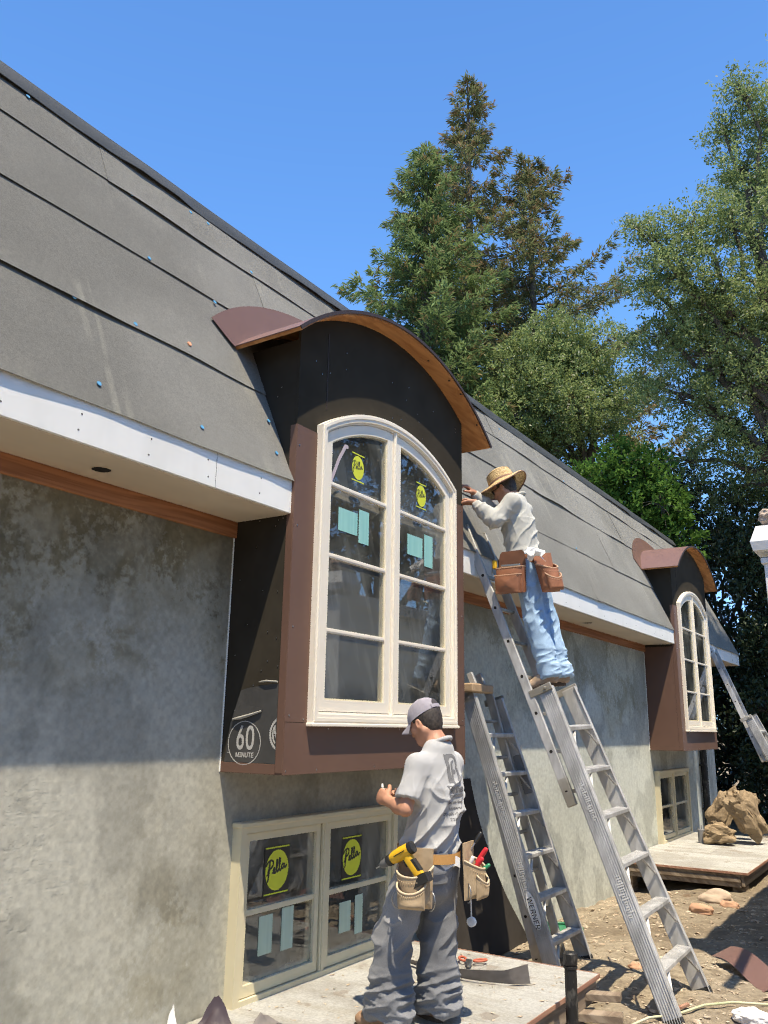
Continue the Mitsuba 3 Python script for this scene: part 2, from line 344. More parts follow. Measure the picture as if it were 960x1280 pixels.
add('cap_nail', disc(on_roof(3.05, 3.86, .016), .014, RN, .007, 12), 'orange_cap', roof, label='orange cap nail on the felt')
# ---------------------------------------------------------------- script lettering for the window stickers
STROKES = [[(0.02, 0.30), (0.06, 0.34), (0.13, 0.60), (0.20, 0.92), (0.16, 0.60), (0.06, 0.08), (0.03, 0.0)],
           [(0.02, 0.78), (0.10, 0.92), (0.26, 0.98), (0.36, 0.88), (0.34, 0.70), (0.24, 0.58), (0.14, 0.55)],
           [(0.30, 0.32), (0.40, 0.40), (0.43, 0.50), (0.38, 0.54), (0.33, 0.42), (0.34, 0.30), (0.41, 0.27), (0.47, 0.34), (0.55, 0.62), (0.58, 0.86), (0.54, 0.90), (0.51, 0.70), (0.50, 0.38), (0.54, 0.28), (0.60, 0.36), (0.68, 0.64), (0.71, 0.88), (0.67, 0.92), (0.64, 0.70), (0.63, 0.38), (0.67, 0.29), (0.73, 0.36)],
           [(0.88, 0.52), (0.82, 0.58), (0.75, 0.48), (0.75, 0.36), (0.81, 0.34), (0.87, 0.46), (0.89, 0.56), (0.88, 0.40), (0.93, 0.34), (1.0, 0.44)]]
def script_poly(w, h, th):
    return unary_union([LineString([(x * w, y * h) for x, y in s]).buffer(th / 2, 4) for s in STROKES]).simplify(th * .05)
def ellipse(cy, cz, ry, rz): return affinity.scale(Point(0, 0).buffer(1, 10), ry, rz) if False else affinity.translate(affinity.scale(Point(0, 0).buffer(1, 10), ry, rz), cy, cz)
def sticker(win, cy, cz, ry, rz, x, black, slope=0.0):
    if black:
        st = add('sticker', extr(sbox(cy - ry * 1.10, cz - rz * 1.22, cy + ry * 1.10, cz + rz * 1.22), x, x + .0012, YZ), 'sticker_black', win)
    else: st = win
    add('sticker_oval', extr(ellipse(cy, cz, ry, rz), x + .0014, x + .0024, YZ), 'sticker_yellow', win, label='yellow oval maker sticker with black script lettering')
    for s in (-1, 1): add('sticker_bar', extr(sbox(cy - ry * 1.05, cz + s * rz * 1.13 - .004, cy + ry * 1.05, cz + s * rz * 1.13 + .004), x + .0014, x + .0024, YZ), 'sticker_yellow', win)
    t = affinity.translate(affinity.rotate(script_poly(ry * 1.75, rz * 1.0, rz * (.10 if black else .065)), 8, origin=(0, 0)), cy - ry * .85, cz - rz * .50)
    add('sticker_lettering', extr(t, x + .0026, x + .0034, YZ), 'sticker_black', win)
def paper(win, y0, y1, z0, z1, x, m='tape_teal'):
    add('protective_tape', extr(sbox(y0, z0, y1, z1), x, x + .002, YZ), m, win)

def dormer(dy, near):
    D = lambda poly: affinity.translate(poly, dy, 0)
    P = lambda p: V(p[0], p[1] + dy, p[2])
    # box
    hood_in = Point(HC, HZ).buffer(HR - .03, 48)
    win = arch(3.895, 5.655, 1.76, 3.585, 3.855)
    face = sbox(BY0, BZ + .004, BY1, 4.6).intersection(hood_in).difference(win.buffer(-.03))
    dm = add('dormer', extr(D(face), BX - .02, BX, YZ), 'felt_black', house, label='black felt covered dormer box')
    sidep = Polygon([(-.12, BZ + .004), (BX - .021, BZ + .004), (BX - .021, 4.10), (-.05, 4.10), (-.12, 3.2)])
    add('side_panel', move(extr(sidep, 0, .02, XZ), (0, BY0 + .02 + dy, 0)), 'felt_black', dm)
    add('side_panel', move(extr(sidep, 0, .02, XZ), (0, BY1 + dy, 0)), 'felt_black', dm)
    add('dormer_floor', box(.002, BX, BY0 + dy, BY1 + dy, BZ - .012, BZ + .003), 'brown_metal', dm)
    add('dormer_room', cat(box(-.28, -.262, BY0 + dy, BY1 + dy, 1.45, 4.2), box(-.26, BX - .03, BY0 + .03 + dy, BY1 - .03 + dy, 1.58, 1.60)), 'interior_wall', dm)
    # brown metal trim
    x0, x1 = BX + .001, BX + .006
    add('trim', cat(extr(D(sbox(BY0 - .004, 1.765, 3.90, 3.53).difference(win)), x0, x1, YZ), box(BX - .048, x0 + .002, BY0 + dy - .006, BY0 + dy - .0005, BZ, 3.53, .001)), 'brown_metal', dm)
    add('trim', cat(extr(D(sbox(5.65, 1.765, BY1 + .004, 3.50).difference(win)), x0, x1, YZ), box(BX - .048, x0 + .002, BY1 + dy + .0005, BY1 + dy + .006, BZ, 3.5, .001)), 'brown_metal', dm)
    add('trim', extr(D(sbox(BY0 - .004, BZ - .01, BY1 + .004, 1.762)), x0 + .001, x1 + .002, YZ), 'brown_metal', dm)
    add('trim', box(.003, BX - .05, BY0 + dy - .007, BY0 + dy - .0006, BZ - .01, BZ + .045, .001), 'brown_metal', dm)
    if not near:
        add('trim', box(.003, BX - .05, BY0 + dy - .006, BY0 + dy - .0006, BZ + .046, 2.93, .001), 'brown_metal', dm)
    add('trim_screws', cat(*[disc(V(x1, dy + y, z), .005, (1, 0, 0), .003, 8) for y, z in ((3.73, 1.80), (3.86, 1.78), (4.1, 1.73), (4.5, 1.735), (4.9, 1.73), (3.73, 2.3), (3.73, 2.9), (3.72, 3.4), (3.72, 1.50), (4.0, 1.50), (4.6, 1.5), (5.2, 1.73), (5.81, 1.8), (5.81, 2.6), (5.8, 3.45))]), 'steel', dm, kind='stuff')
    # torn felt flaps and print on the near side
    if near:
        yb = BY0 + dy - .0015
        def flap(pts, off, m, curl=0):
            return add('felt_flap', move(extr(Polygon(pts), 0, .003, XZ), (0, yb - off, 0)), m, dm)
        flap([(.03, 1.537), (.412, 1.537), (.412, 1.975), (.33, 1.97), (.20, 1.955), (.13, 1.94), (.10, 1.86), (.06, 1.75)], .001, 'felt_grey')
        flap([(.08, 1.772), (.19, 1.79), (.30, 1.818), (.305, 1.835), (.22, 1.85), (.11, 1.86)], .006, 'felt_grey')
        add('torn_edge', tube([(.085, yb - .012, 1.774), (.15, yb - .016, 1.784), (.22, yb - .015, 1.80), (.30, yb - .012, 1.822)], [.006, .010, .008, .005], 6), 'felt_torn', dm, smooth=True)
        add('torn_edge', tube([(.27, yb - .008, 1.985), (.33, yb - .012, 1.99), (.41, yb - .010, 1.985)], [.004, .007, .005], 6), 'felt_torn', dm, smooth=True)
        pr = []
        yp = yb - .0045
        ring = lambda cx, cz, rx_, rz_, t: affinity.translate(affinity.scale(Point(0, 0).buffer(1, 16), rx_, rz_), cx, cz).difference(affinity.translate(affinity.scale(Point(0, 0).buffer(1, 16), rx_ - t, rz_ - t), cx, cz))
        pr.append(extr(ring(.178, 1.645, .125, .122, .005), 0, .001, XZ))
        for txt, h, sx, cx, cz, bo in (('60', .125, .66, .185, 1.612, True), ('MINUTE', .026, .95, .185, 1.566, True)):
            m = meshkit.text_mesh(txt, h, .001, bold=bo)
            v = np.array(m.vertices); v[:, 0] -= (v[:, 0].min() + v[:, 0].max()) / 2
            pr.append((np.stack([v[:, 0] * sx + cx, -v[:, 2], v[:, 1] + cz], 1), m.faces))
        half = sbox(.2, 1.4, .411, 2.0)
        teeth = unary_union([Point(.462 + .094 * math.cos(t), 1.697 + .094 * math.sin(t)).buffer(.006, 3) for t in np.linspace(1.4, 4.9, 26)])
        pr.append(extr(unary_union([ring(.462, 1.697, .094, .094, .008), teeth, ring(.462, 1.697, .056, .056, .003)]).intersection(half), 0, .001, XZ))
        for t in np.linspace(1.95, 4.4, 13):
            c = V(.462 + .073 * math.cos(t), 1.697 + .073 * math.sin(t))
            if c[0] < .405: pr.append(extr(affinity.rotate(sbox(c[0] - .005, c[1] - .008, c[0] + .003, c[1] + .008), math.degrees(t)), 0, .001, XZ))
        m = meshkit.text_mesh('1', .038, .001, bold=True); v = np.array(m.vertices)
        pr.append((np.stack([v[:, 0] - v[:, 0].min() + .388, -v[:, 2], v[:, 1] + 1.70], 1), m.faces))
        m = meshkit.text_mesh('T', .016, .001, bold=True); v = np.array(m.vertices)
        pr.append((np.stack([v[:, 0] - v[:, 0].min() + .390, -v[:, 2], v[:, 1] + 1.675], 1), m.faces))
        pr += [extr(sbox(.09, 1.824, .20, 1.828), 0, .001, XZ), extr(sbox(.05, 1.588, .075, 1.591), 0, .001, XZ)]
        pr = cat(*pr)
        add('felt_lettering', move(pr, (0, yp, 0)), 'felt_print', dm, label='pale printed 60 minute mark on the black felt')
        rg = np.random.default_rng(3)
        add('staples', cat(*[disc(V(.03 + rg.uniform(0, .40), BY0 + dy - .002, rg.uniform(1.6, 3.9)), .0035, (0, -1, 0), .002, 6) for _ in range(34)] + [disc(V(BX, rg.uniform(3.75, 5.8) + dy, rg.uniform(3.87, 4.25)), .004, (1, 0, 0), .002, 6) for _ in range(16)]), 'steel', dm, kind='stuff')
    # front lap seam
    add('felt_seam', extr(D(sbox(3.98, 3.72, 3.986, 4.25)), BX + .0005, BX + .003, YZ), 'dark_edge', dm)
    # hood
    a1 = math.asin(min(1, 1.29 / HR))
    t = np.linspace(-a1, a1, 49)
    def shell(r0, r1, x0, x1, ext=0):
        tt = np.linspace(-a1 - ext, a1 + ext, 49)
        pts = [(HC + r1 * math.sin(q), HZ + r1 * math.cos(q)) for q in tt] + [(HC + r0 * math.sin(q), HZ + r0 * math.cos(q)) for q in tt[::-1]]
        return extr(D(Polygon(pts)), x0, x1, YZ)
    hd = add('hood', shell(HR - .030, HR - .008, -.30, HX - .004), 'ply_orange', house, label='arched plywood hood over the dormer')
    add('hood_skin', shell(HR - .0075, HR - .001, -.30, HX, .004), 'brown_metal_light', hd, smooth=35)
    add('hood_edge', shell(HR - .022, HR + .001, HX + .0005, HX + .008, .004), 'dark_edge', hd, smooth=35)
    add('hood_knots', cat(*[disc(V(.55 + .05 * math.sin(k * 7), HC + dy + (HR - .032) * math.sin(q), HZ + (HR - .032) * math.cos(q)), .008, (0, -math.sin(q), -math.cos(q)), .003, 8) for k, q in enumerate((.18, .33, .42, .6))]), 'dark_edge', hd, kind='stuff')
    # flashing apron lying on the roof round the hood
    rows = []
    tt = np.linspace(-a1 - .02, a1 + .02, 60)
    for r in (HR - .01, HR + .03, HR + .20):
        zz = HZ + r * np.cos(tt); yy = HC + r * np.sin(tt)
        if r > HR + .1: yy = HC + (r - .02) * np.sin(tt * (1 + .02))
        rows.append(np.stack([rx(zz), yy + dy, zz], -1) + RN * (.024 if r > HR else .03))
    add('flashing', slab(np.stack(rows, 0)[::-1], .002, RN), 'brown_metal', hd, smooth=40)
    # arched window
    inner = win.buffer(-.052, join_style=2)
    wf = add('arched_window', cat(extr(D(win.difference(inner)), BX - .04, BX + .048, YZ), extr(D(win.buffer(-.012, join_style=2).difference(win.buffer(-.03, join_style=2))), BX + .0475, BX + .054, YZ)), 'cream_paint', house)
    add('frame_reveal', extr(D(inner.difference(inner.buffer(-.014, join_style=2))), BX - .04, BX + .030, YZ), 'cream_paint', wf)
    lite = inner.buffer(-.018, join_style=2)
    mull = sbox(4.74, 1.7, 4.79, 4.0)
    add('mullion', cat(extr(D(inner.intersection(sbox(4.747, 1.7, 4.783, 4))), BX - .04, BX + .034, YZ), extr(D(inner.intersection(sbox(4.757, 1.7, 4.773, 4))), BX + .033, BX + .040, YZ)), 'cream_paint', wf)
    gx = BX + .004
    for i, (a, b) in enumerate(((3.0, 4.743), (4.787, 7.0))):
        sp = lite.intersection(sbox(a, 1.6, b, 4.2))
        op = sp.buffer(-.066, join_style=2).intersection(sbox(3, 1.868, 7, 4.2))
        add('sash', extr(D(sp.difference(op)), BX - .03, BX + .024, YZ), 'cream_paint', wf)
        add('glazing_bead', extr(D(op.difference(op.buffer(-.010, join_style=2))), BX - .02, BX + .014, YZ), 'tan_paint', wf)
        y0, _, y1, zt = op.bounds
        zs = [1.868, 2.31, 2.775, 3.235, 4.2]
        for k in range(4):
            pane = op.intersection(sbox(y0, zs[k], y1, zs[k + 1]))
            v, f = extr(D(pane), gx, gx + .004, YZ)
            n = len(v) // 2
            front_f = f[(v[f][:, :, 0] > gx + .003).all(1)]
            add('pane', (v, front_f), 'glass', wf)
            if k: add('muntin', cat(extr(D(sbox(y0 + .003, zs[k] - .014, y1 - .003, zs[k] + .014)), BX - .02, BX + .018, YZ), extr(D(sbox(y0 + .003, zs[k] - .006, y1 - .003, zs[k] + .006)), BX + .0175, BX + .022, YZ)), 'cream_paint', wf)
    if near:
        sx = gx + .006
        sticker(wf, 4.336, 3.42, .068, .082, sx, False); sticker(wf, 5.165, 3.425, .068, .082, sx, False)
        for q in ((4.134, 4.345, 2.955, 3.105), (4.362, 4.478, 2.915, 3.14), (4.976, 5.185, 2.95, 3.10), (5.214, 5.335, 2.90, 3.14)): paper(wf, *q, sx)
        add('clear_tape', extr(LineString([(4.02, 3.16), (4.05, 3.27), (4.12, 3.42), (4.19, 3.53), (4.21, 3.53)]).buffer(.013), sx, sx + .001, YZ), 'tape_clear', wf)
    add('window_sill', box(BX - .03, BX + .06, 3.885 + dy, 5.665 + dy, 1.742, 1.762, .004), 'cream_paint', wf)
    # window at the foot of the wall
    lw = lowwin(0)
    li = lw.buffer(-.05, join_style=2)
    bw = add('low_window', extr(D(lw.difference(li)), -.03, .070, YZ), 'tan_paint', house)
    add('head_trim', box(0.003, .082, 3.822 + dy, 5.543 + dy, 1.165, 1.192, .004), 'tan_paint', bw)
    add('mullion', cat(extr(D(li.intersection(sbox(4.625, 0, 4.675, 2))), -.03, .062, YZ), extr(D(li.intersection(sbox(4.64, 0, 4.66, 2))), .0615, .068, YZ)), 'tan_paint', bw)
    for a, b in ((3, 4.62), (4.68, 7)):
        sp = li.intersection(sbox(a, 0, b, 2)).buffer(-.005, join_style=2)
        op = sp.buffer(-.042, join_style=2).intersection(sbox(3, .315, 7, 1.095))
        add('sash', extr(D(sp.difference(op)), -.02, .050, YZ), 'tan_paint', bw)
        y0, z0, y1, z1 = op.bounds
        add('muntin', extr(D(sbox(y0, .676, y1, .706)), -.01, .044, YZ), 'tan_paint', bw)
        for q in ((z0, .68), (.70, z1)):
            v, f = extr(D(sbox(y0, q[0], y1, q[1])), .026, .030, YZ)
            add('pane', (v, f[(v[f][:, :, 0] > .029).all(1)]), 'glass', bw)
    add('window_sill', cat(box(.002, .092, 3.815 + dy, 5.55 + dy, .196, .214, .004), box(.002, .060, 3.83 + dy, 5.54 + dy, .17, .195, .003)), 'tan_paint', bw)
    if near:
        sx = .032
        sticker(bw, 4.209, .893, .107, .115, sx, True); sticker(bw, 5.0, .878, .107, .115, sx, True)
        for q in ((4.067, 4.19, .44, .652), (4.275, 4.386, .43, .668), (4.87, 5.0, .42, .607), (5.05, 5.141, .385, .627)): paper(bw, *q, sx, 'tape_pale')
dormer(0, True)
dormer(S, False)
labels['house__arched_window'] = {'label': 'near cream arched window with yellow stickers on its panes'}
labels['house__low_window'] = {'label': 'near tan window at the foot of the wall with yellow stickers'}
# ================================================================ ground
def dirt_col(p, n, uv):
    a = fbm(p.x * 1.1, p.y * 1.1, 1, 4); b = fbm(p.x * 9, p.y * 9, 3, 4); c = noise(p.x * 60, p.y * 60, 2)
    k = mix((0.175, 0.143, 0.104), (0.250, 0.212, 0.158), smoothstep(.3, .7, a))
    k = mix(k, (0.128, 0.10, 0.07), smoothstep(.52, .72, b) * .55)
    return k * (.82 + .36 * c)
mat('dirt', dirt_col, .95, bump=lambda p, n, uv: .012 * fbm(p.x * 16, p.y * 16, p.z, 4) + .004 * noise(p.x * 90, p.y * 90), spec=.15)
def gh(x, y):
    q = np.stack([x, y, 0 * x], -1)
    t = np.clip(x / 1.3, 0, 1); t = t * t * (3 - 2 * t)
    near = np.exp(-(np.maximum(np.abs(x - 2) - 4, 0) ** 2 + np.maximum(np.abs(y - 8) - 8, 0) ** 2) / 30)
    h = -.135 * (1 - t) + near * (.06 * (meshkit.fbm(q * 1.3, 3, 4) - .5) + .06 * (meshkit.fbm(q * 6, 4, 9) - .5))
    # a little heap of spoil along the wall
    h += .05 * np.exp(-((x - .55) / .3) ** 2) * np.clip((y - 6) / 2, 0, 1) * np.clip((10.8 - y), 0, 1) * (.5 + meshkit.noise(q * 2.2, 7))
    return h
def dense(a, b, st, far):
    m = np.arange(a, b + 1e-6, st); out = []
    d, x = st, b
    while x < far: d *= 1.35; x += d; out.append(x)
    lo, d, x = [], st, a
    while x > -far: d *= 1.35; x -= d; lo.append(x)
    return np.array(lo[::-1] + m.tolist() + out)
gx_, gy_ = dense(-.2, 4.2, .03, 500), dense(3.2, 13.5, .03, 700)
GX, GY = np.meshgrid(gx_, gy_, indexing='ij')
add('ground', grid(np.stack([GX, GY, gh(GX, GY)], -1)), 'dirt', smooth=True, kind='structure', label='bare tan dirt littered with chips and pebbles')
G1 = lambda x, y: float(gh(np.array([float(x)]), np.array([float(y)]))[0])
# chips, pebbles and twigs: nobody could count them
rg = np.random.default_rng(11)
ch = []
for i in range(5200):
    x, y = rg.uniform(.05, 4.0), 4.3 + rg.power(1.0) * 7.4
    if x < 1.56 and (y < 5.85 or y > 10.5): continue
    s = rg.choice([.006, .010, .016, .026], p=[.45, .33, .17, .05])
    q = rg.normal(size=(8, 3)) * [1, .6, .35] * s
    a = rg.uniform(0, 6.28); ca, sa = math.cos(a), math.sin(a)
    v, f = hull(q); v = v @ np.array([[ca, sa, 0], [-sa, ca, 0], [0, 0, 1]])
    ch.append((v + V(x, y, G1(x, y) + s * .25), f))
mat('chip_stone', lambda p, n, uv: mix((0.30, 0.22, 0.15), (0.55, 0.47, 0.36), noise(p.x * 25, p.y * 25, 4)), .9)
for i in range(260):
    x, y = rg.uniform(.1, 1.45), rg.uniform(3.4, 5.7)
    s = rg.choice([.004, .007, .012], p=[.5, .35, .15]); q = rg.normal(size=(6, 3)) * [1.3, .5, .2] * s; a = rg.uniform(0, 6.28); ca, sa = math.cos(a), math.sin(a)
    v, f = hull(q); ch.append((v @ np.array([[ca, sa, 0], [-sa, ca, 0], [0, 0, 1]]) + V(x, y, .2245), f))
add('gravel', cat(*ch), 'chip_stone', kind='stuff', label='wood chips and pebbles scattered over the dirt')
def rock(name, c, r, label, m='rock_tan', seed=1, grp=None):
    b = trimesh.creation.icosphere(3, 1.0); v = np.array(b.vertices)
    d = .55 + .9 * meshkit.fbm(v * 1.3 + seed * 5, 3, seed)
    v = v * d[:, None] * np.asarray(r); v[:, 2] = np.maximum(v[:, 2], -.3 * r[2])
    add(name, (v + V(c[0], c[1], G1(c[0], c[1]) + .25 * r[2]), b.faces), m, smooth=50, label=label, cat='rock', group=grp)
mat('rock_tan', lambda p, n, uv: mix((0.36, 0.27, 0.20), (0.58, 0.47, 0.36), fbm(p.x * 14, p.y * 14, p.z * 14, 4)), .9, bump=lambda p, n, uv: .006 * fbm(p.x * 40, p.y * 40, p.z * 40, 3))
mat('rock_red', lambda p, n, uv: mix((0.42, 0.22, 0.13), (0.52, 0.33, 0.22), fbm(p.x * 14, p.y * 14, p.z * 14, 4)), .9)
rock('rock', (1.30, 9.95), (.17, .12, .10), 'pale pinkish stone lying in front of the far plywood platform', seed=3)
rock('rock', (1.33, 9.2), (.12, .08, .06), 'flat reddish stone at the edge of the dark shadow on the dirt', 'rock_red', seed=5)
rock('rock', (1.47, 9.75), (.10, .07, .05), 'small reddish stone right of the pale pinkish stone', 'rock_red', seed=8)
rock('rock', (1.35, 6.9), (.05, .045, .03), 'small orange stone on the dirt seen between the rungs of the tall ladder', 'rock_red', seed=12)
# ================================================================ plywood platforms at the low windows
def platform(y0, y1, label, near):
    pf = thing('plywood_platform', label, 'platform', 'plywood platforms under the low windows')
    seams = [y0, (y0 + y1) / 2 + .6, y1]
    for i in range(2):
        for a, b in ((.012, .80), (.803, 1.50 if not near else 1.475)):
            n = 14
            X, Y = np.meshgrid(np.linspace(a, b, n), np.linspace(seams[i] + .0015, seams[i + 1] - .0015, 24), indexing='ij')
            Z = .22 + .006 * (meshkit.noise(np.stack([X * 1.5, Y * 1.2, X * 0 + i * 3 + 9 * near], -1)) - .5)
            add('plywood_sheet', slab(np.stack([X, Y, Z], -1), .019, V(0, 0, 1)), 'plywood', pf)
    add('edge_strip', box(1.476 if near else 1.501, 1.482 if near else 1.507, y0, y1, .196, .222, .001), 'ply_edge', pf)
    add('edge_strip', box(.012, 1.475 if near else 1.50, (y1 if near else y0 - .006), (y1 + .006 if near else y0), .196, .222, .001), 'ply_edge', pf)
    for k, y in enumerate(np.arange(y0 + .05, y1, .61)):
        add('joist', box(.03, 1.42, y - .02, y + .02, .055, .196), 'old_wood', pf)
    add('joist', box(.03, 1.46, y1 - .07, y1 - .03, .09, .196), 'old_wood', pf)
    add('rim_board', box(1.425, 1.462, y0 + .02, y1 - .02, .07, .195), 'old_wood', pf)
    if not near: add('rim_board', box(.03, 1.42, y0 + .01, y0 + .045, .11, .155), 'old_wood', pf)
    for x, y in ((.1, y0 + .2), (1.38, y0 + .2), (1.38, y1 - .3), (.1, y1 - .3)):
        add('block', box(x - .07, x + .07, y - .1, y + .1, -.14, .054), 'old_wood', pf)
platform(2.05, 5.76, 'bleached plywood platform under the near low window, a worker standing on it', True)
platform(10.62, 14.3, 'bleached plywood platform under the far low window with paper sacks on it', False)
add('lumber', beam((1.15, 5.50, .12), (1.66, 5.62, .145), .09, .04), 'old_wood', label='short grey board end sticking out from under the near platform, upper one', cat='board')
add('lumber', beam((1.12, 5.36, .04), (1.70, 5.52, .06), .10, .045), 'old_wood', label='short grey board end lying on the dirt beneath the upper board end', cat='board')
# ================================================================ small things
mat('pipe_black', lambda p, n, uv: mix((0.012, 0.012, 0.012), (0.10, 0.095, 0.085), smoothstep(.55, .75, fbm(p.x * 40, p.y * 40, p.z * 14, 4)) * .7), .5)
pp = thing('drain_pipe', 'black capped pipe standing upright beside the near platform', 'pipe')
a = V(1.60, 4.95, 0)
add('pipe', tube([a + V(0, 0, z) for z in (-.1, .1, .3, .47)], .034, 20), 'pipe_black', pp, smooth=40)
add('cap', tube([a + V(0, 0, z) for z in (.455, .462, .515, .522)], [.036, .041, .041, .034], 20), 'pipe_black', pp, smooth=40)
add('collar', tube([a + V(0, 0, z) for z in (.435, .438, .45, .453)], [.035, .039, .039, .035], 20), 'pipe_black', pp, smooth=40)
# far down pipe
dp = thing('downpipe', 'black downpipe on the far end of the stucco wall', 'pipe')
add('pipe', tube([(.07, 15.25, z) for z in np.linspace(.2, 1.47, 5)] , .055, 14), 'pipe_black', dp, smooth=40)
for z in (.5, 1.2): add('bracket', box(.001, .10, 15.19, 15.31, z - .015, z + .015), 'pipe_black', dp)
# felt offcut standing on its edge on the platform
U, W = np.meshgrid(np.linspace(0, 1, 40), np.linspace(0, 1, 6), indexing='ij')
X = .38 + .86 * U + .03 * np.sin(U * 4) ; Y = 5.20 + .02 * U - .10 * np.sin(U * 3.1) - .035 * W + .05 * np.clip(U - .9, 0, 1) * 8
Zc = .231 + W * (.035 + .055 * U + .03 * np.clip(U - .85, 0, 1) * 6)
mat('felt_offcut', lambda p, n, uv: mix((0.13, 0.115, 0.11), (0.22, 0.20, 0.19), fbm(p.x * 30, p.y * 30, p.z * 30, 4)), .85)
add('felt_offcut', slab(np.stack([X, Y, Zc], -1), .004, V(0, 1, 0)), 'felt_offcut', smooth=40, label='curling strip of grey roofing felt on the near plywood platform', cat='felt')
# a dark sheet of felt leaning on the foot of the wall
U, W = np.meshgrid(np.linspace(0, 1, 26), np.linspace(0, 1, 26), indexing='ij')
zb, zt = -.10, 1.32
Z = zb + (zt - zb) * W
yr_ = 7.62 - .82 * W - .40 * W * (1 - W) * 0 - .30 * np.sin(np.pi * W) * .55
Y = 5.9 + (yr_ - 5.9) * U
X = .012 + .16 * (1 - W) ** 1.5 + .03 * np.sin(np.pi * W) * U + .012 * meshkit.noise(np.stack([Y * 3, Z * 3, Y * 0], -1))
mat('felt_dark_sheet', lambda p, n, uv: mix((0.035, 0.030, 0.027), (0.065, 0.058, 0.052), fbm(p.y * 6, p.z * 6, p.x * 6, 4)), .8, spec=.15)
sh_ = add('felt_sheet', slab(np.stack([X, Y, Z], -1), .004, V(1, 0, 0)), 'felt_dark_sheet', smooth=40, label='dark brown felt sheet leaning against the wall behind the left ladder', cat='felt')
# scraps at the lower left
def scrap(name, c, w, l, ang, up, m, label, cat_, seed):
    U, W = np.meshgrid(np.linspace(-.5, .5, 14), np.linspace(0, 1, 10), indexing='ij')
    wob = meshkit.noise(np.stack([U * 3, W * 2.5, U * 0 + seed], -1)) - .5
    x = (U + .18 * W * W) * w * (1 - .90 * W ** 1.3 + .25 * wob); y = l * .45 * np.sin(W * 1.3) ; z = up * (1 - np.cos(W * 1.9)) * .8 + .04 * wob + .01 + up * .25 * U * W
    ca, sa = math.cos(ang), math.sin(ang)
    P = np.stack([c[0] + ca * x - sa * y, c[1] + sa * x + ca * y, c[2] + z], -1)
    add(name, slab(P, .003, V(0, 0, 1)), m, smooth=40, label=label, cat=cat_)
mat('felt_scrap', (0.05, 0.035, 0.045), .6)
mat('paper_white', (0.72, 0.70, 0.68), .8)
scrap('felt_scrap', (.17, 3.58, .224), .22, .14, .62, .10, 'felt_scrap', 'dark scrap of felt curling up against the near wall', 'felt', 3)
scrap('paper_scrap', (.06, 3.39, .224), .07, .08, .7, .09, 'paper_white', 'small white paper scrap standing against the near wall', 'paper', 5)
scrap('felt_scrap', (.42, 3.72, .224), .20, .20, 1.2, .03, 'felt_offcut', 'grey scrap of felt lying below the near low window', 'felt', 8)
# tin snips
mat('red_grip', (0.45, 0.12, 0.07), .5)
sn = thing('tin_snips', 'tin snips with dull red handle loops lying on the near platform', 'snips')
for s_, nm in ((-1, 'handle'), (1, 'handle')):
    c = V(.70 + .035 * s_ * .9, 5.44 + .035 * s_ * .4, .245)
    t = np.linspace(0, 2 * np.pi, 20)
    d = unit(V(.62 * s_ + .2, .4 * s_ + .9, 0)); e = V(-d[1], d[0], 0)
    add('handle', tube([c + d * (.045 + .048 * math.cos(q)) + e * .022 * math.sin(q) for q in t], .008, 8, False), 'red_grip', sn, smooth=True)
add('blade', hull([V(.70, 5.44, .235) + np.array(q) for q in ((-.022, 0, 0), (.022, 0, 0), (-.02, 0, .02), (.02, 0, .02), (.04, -.11, 0), (.06, -.105, 0), (.05, -.11, .015), (.0, -.05, .03), (.05, -.05, .03))]), 'steel', sn)
# brown metal offcut, hose, rag, stick
U, W = np.meshgrid(np.linspace(0, 1, 16), np.linspace(0, 1, 6), indexing='ij')
A, B, Cc, Dd = V(1.80, 7.42, .05), V(1.93, 7.52, .10), V(2.42, 6.92, .09), V(2.27, 6.80, .04)
P = ((1 - U) * (1 - W))[..., None] * A + ((1 - U) * W)[..., None] * B + (U * W)[..., None] * Cc + (U * (1 - W))[..., None] * Dd
P[..., 2] += .03 * np.sin(U * 5) + .02 * W
add('metal_offcut', slab(P, .003, V(0, 0, 1)), 'brown_metal_light', smooth=40, label='bent sheet of brown metal flashing lying on the dirt at the right edge', cat='sheet metal')
mat('hose_green', lambda p, n, uv: mix((0.42, 0.46, 0.24), (0.62, 0.58, 0.42), noise(p.x * 9, p.y * 9)), .6)
hp = [(1.72, 5.55), (1.80, 5.70), (1.90, 5.93), (2.02, 6.18), (2.16, 6.36), (2.35, 6.52), (2.6, 6.66), (3.0, 6.8)]
add('cable', tube([(x, y, G1(x, y) + .012 + .02 * math.sin(i * 1.3) ** 2) for i, (x, y) in enumerate(hp)], .008, 8), 'hose_green', smooth=True, label='pale green cable winding over the dirt at the lower right', cat='cable')
add('stick', beam((1.83, 5.86, G1(1.83, 5.86) + .02), (1.93, 6.14, G1(1.93, 6.14) + .025), .022, .018), 'ply_edge', label='broken reddish stick lying on the dirt beside the pale green cable', cat='stick')
b = trimesh.creation.icosphere(4, 1.0); v = np.array(b.vertices); v *= (.7 + .6 * meshkit.fbm(v * 2 + 4, 4, 2))[:, None] * [.13, .09, .05]
add('white_rag', (v + V(2.33, 6.10, .035), b.faces), 'paper_white', smooth=50, label='crumpled white rag on the dirt at the bottom right corner', cat='rag')
mat('green_plastic', (0.03, 0.17, 0.085), .4)
tb = thing('plastic_tub', 'dark green plastic tub on the dirt behind the left ladder', 'tub')
add('body', cat(tube([(.40, 7.80, z) for z in (-.14, -.13, -.01)], [.15, .17, .19], 24)), 'green_plastic', tb, smooth=40)
add('rim', tube([(0.40 + .195 * math.cos(t), 7.80 + .195 * math.sin(t), .0) for t in np.linspace(0, 6.283, 25)], .014, 8, False), 'green_plastic', tb, smooth=True)
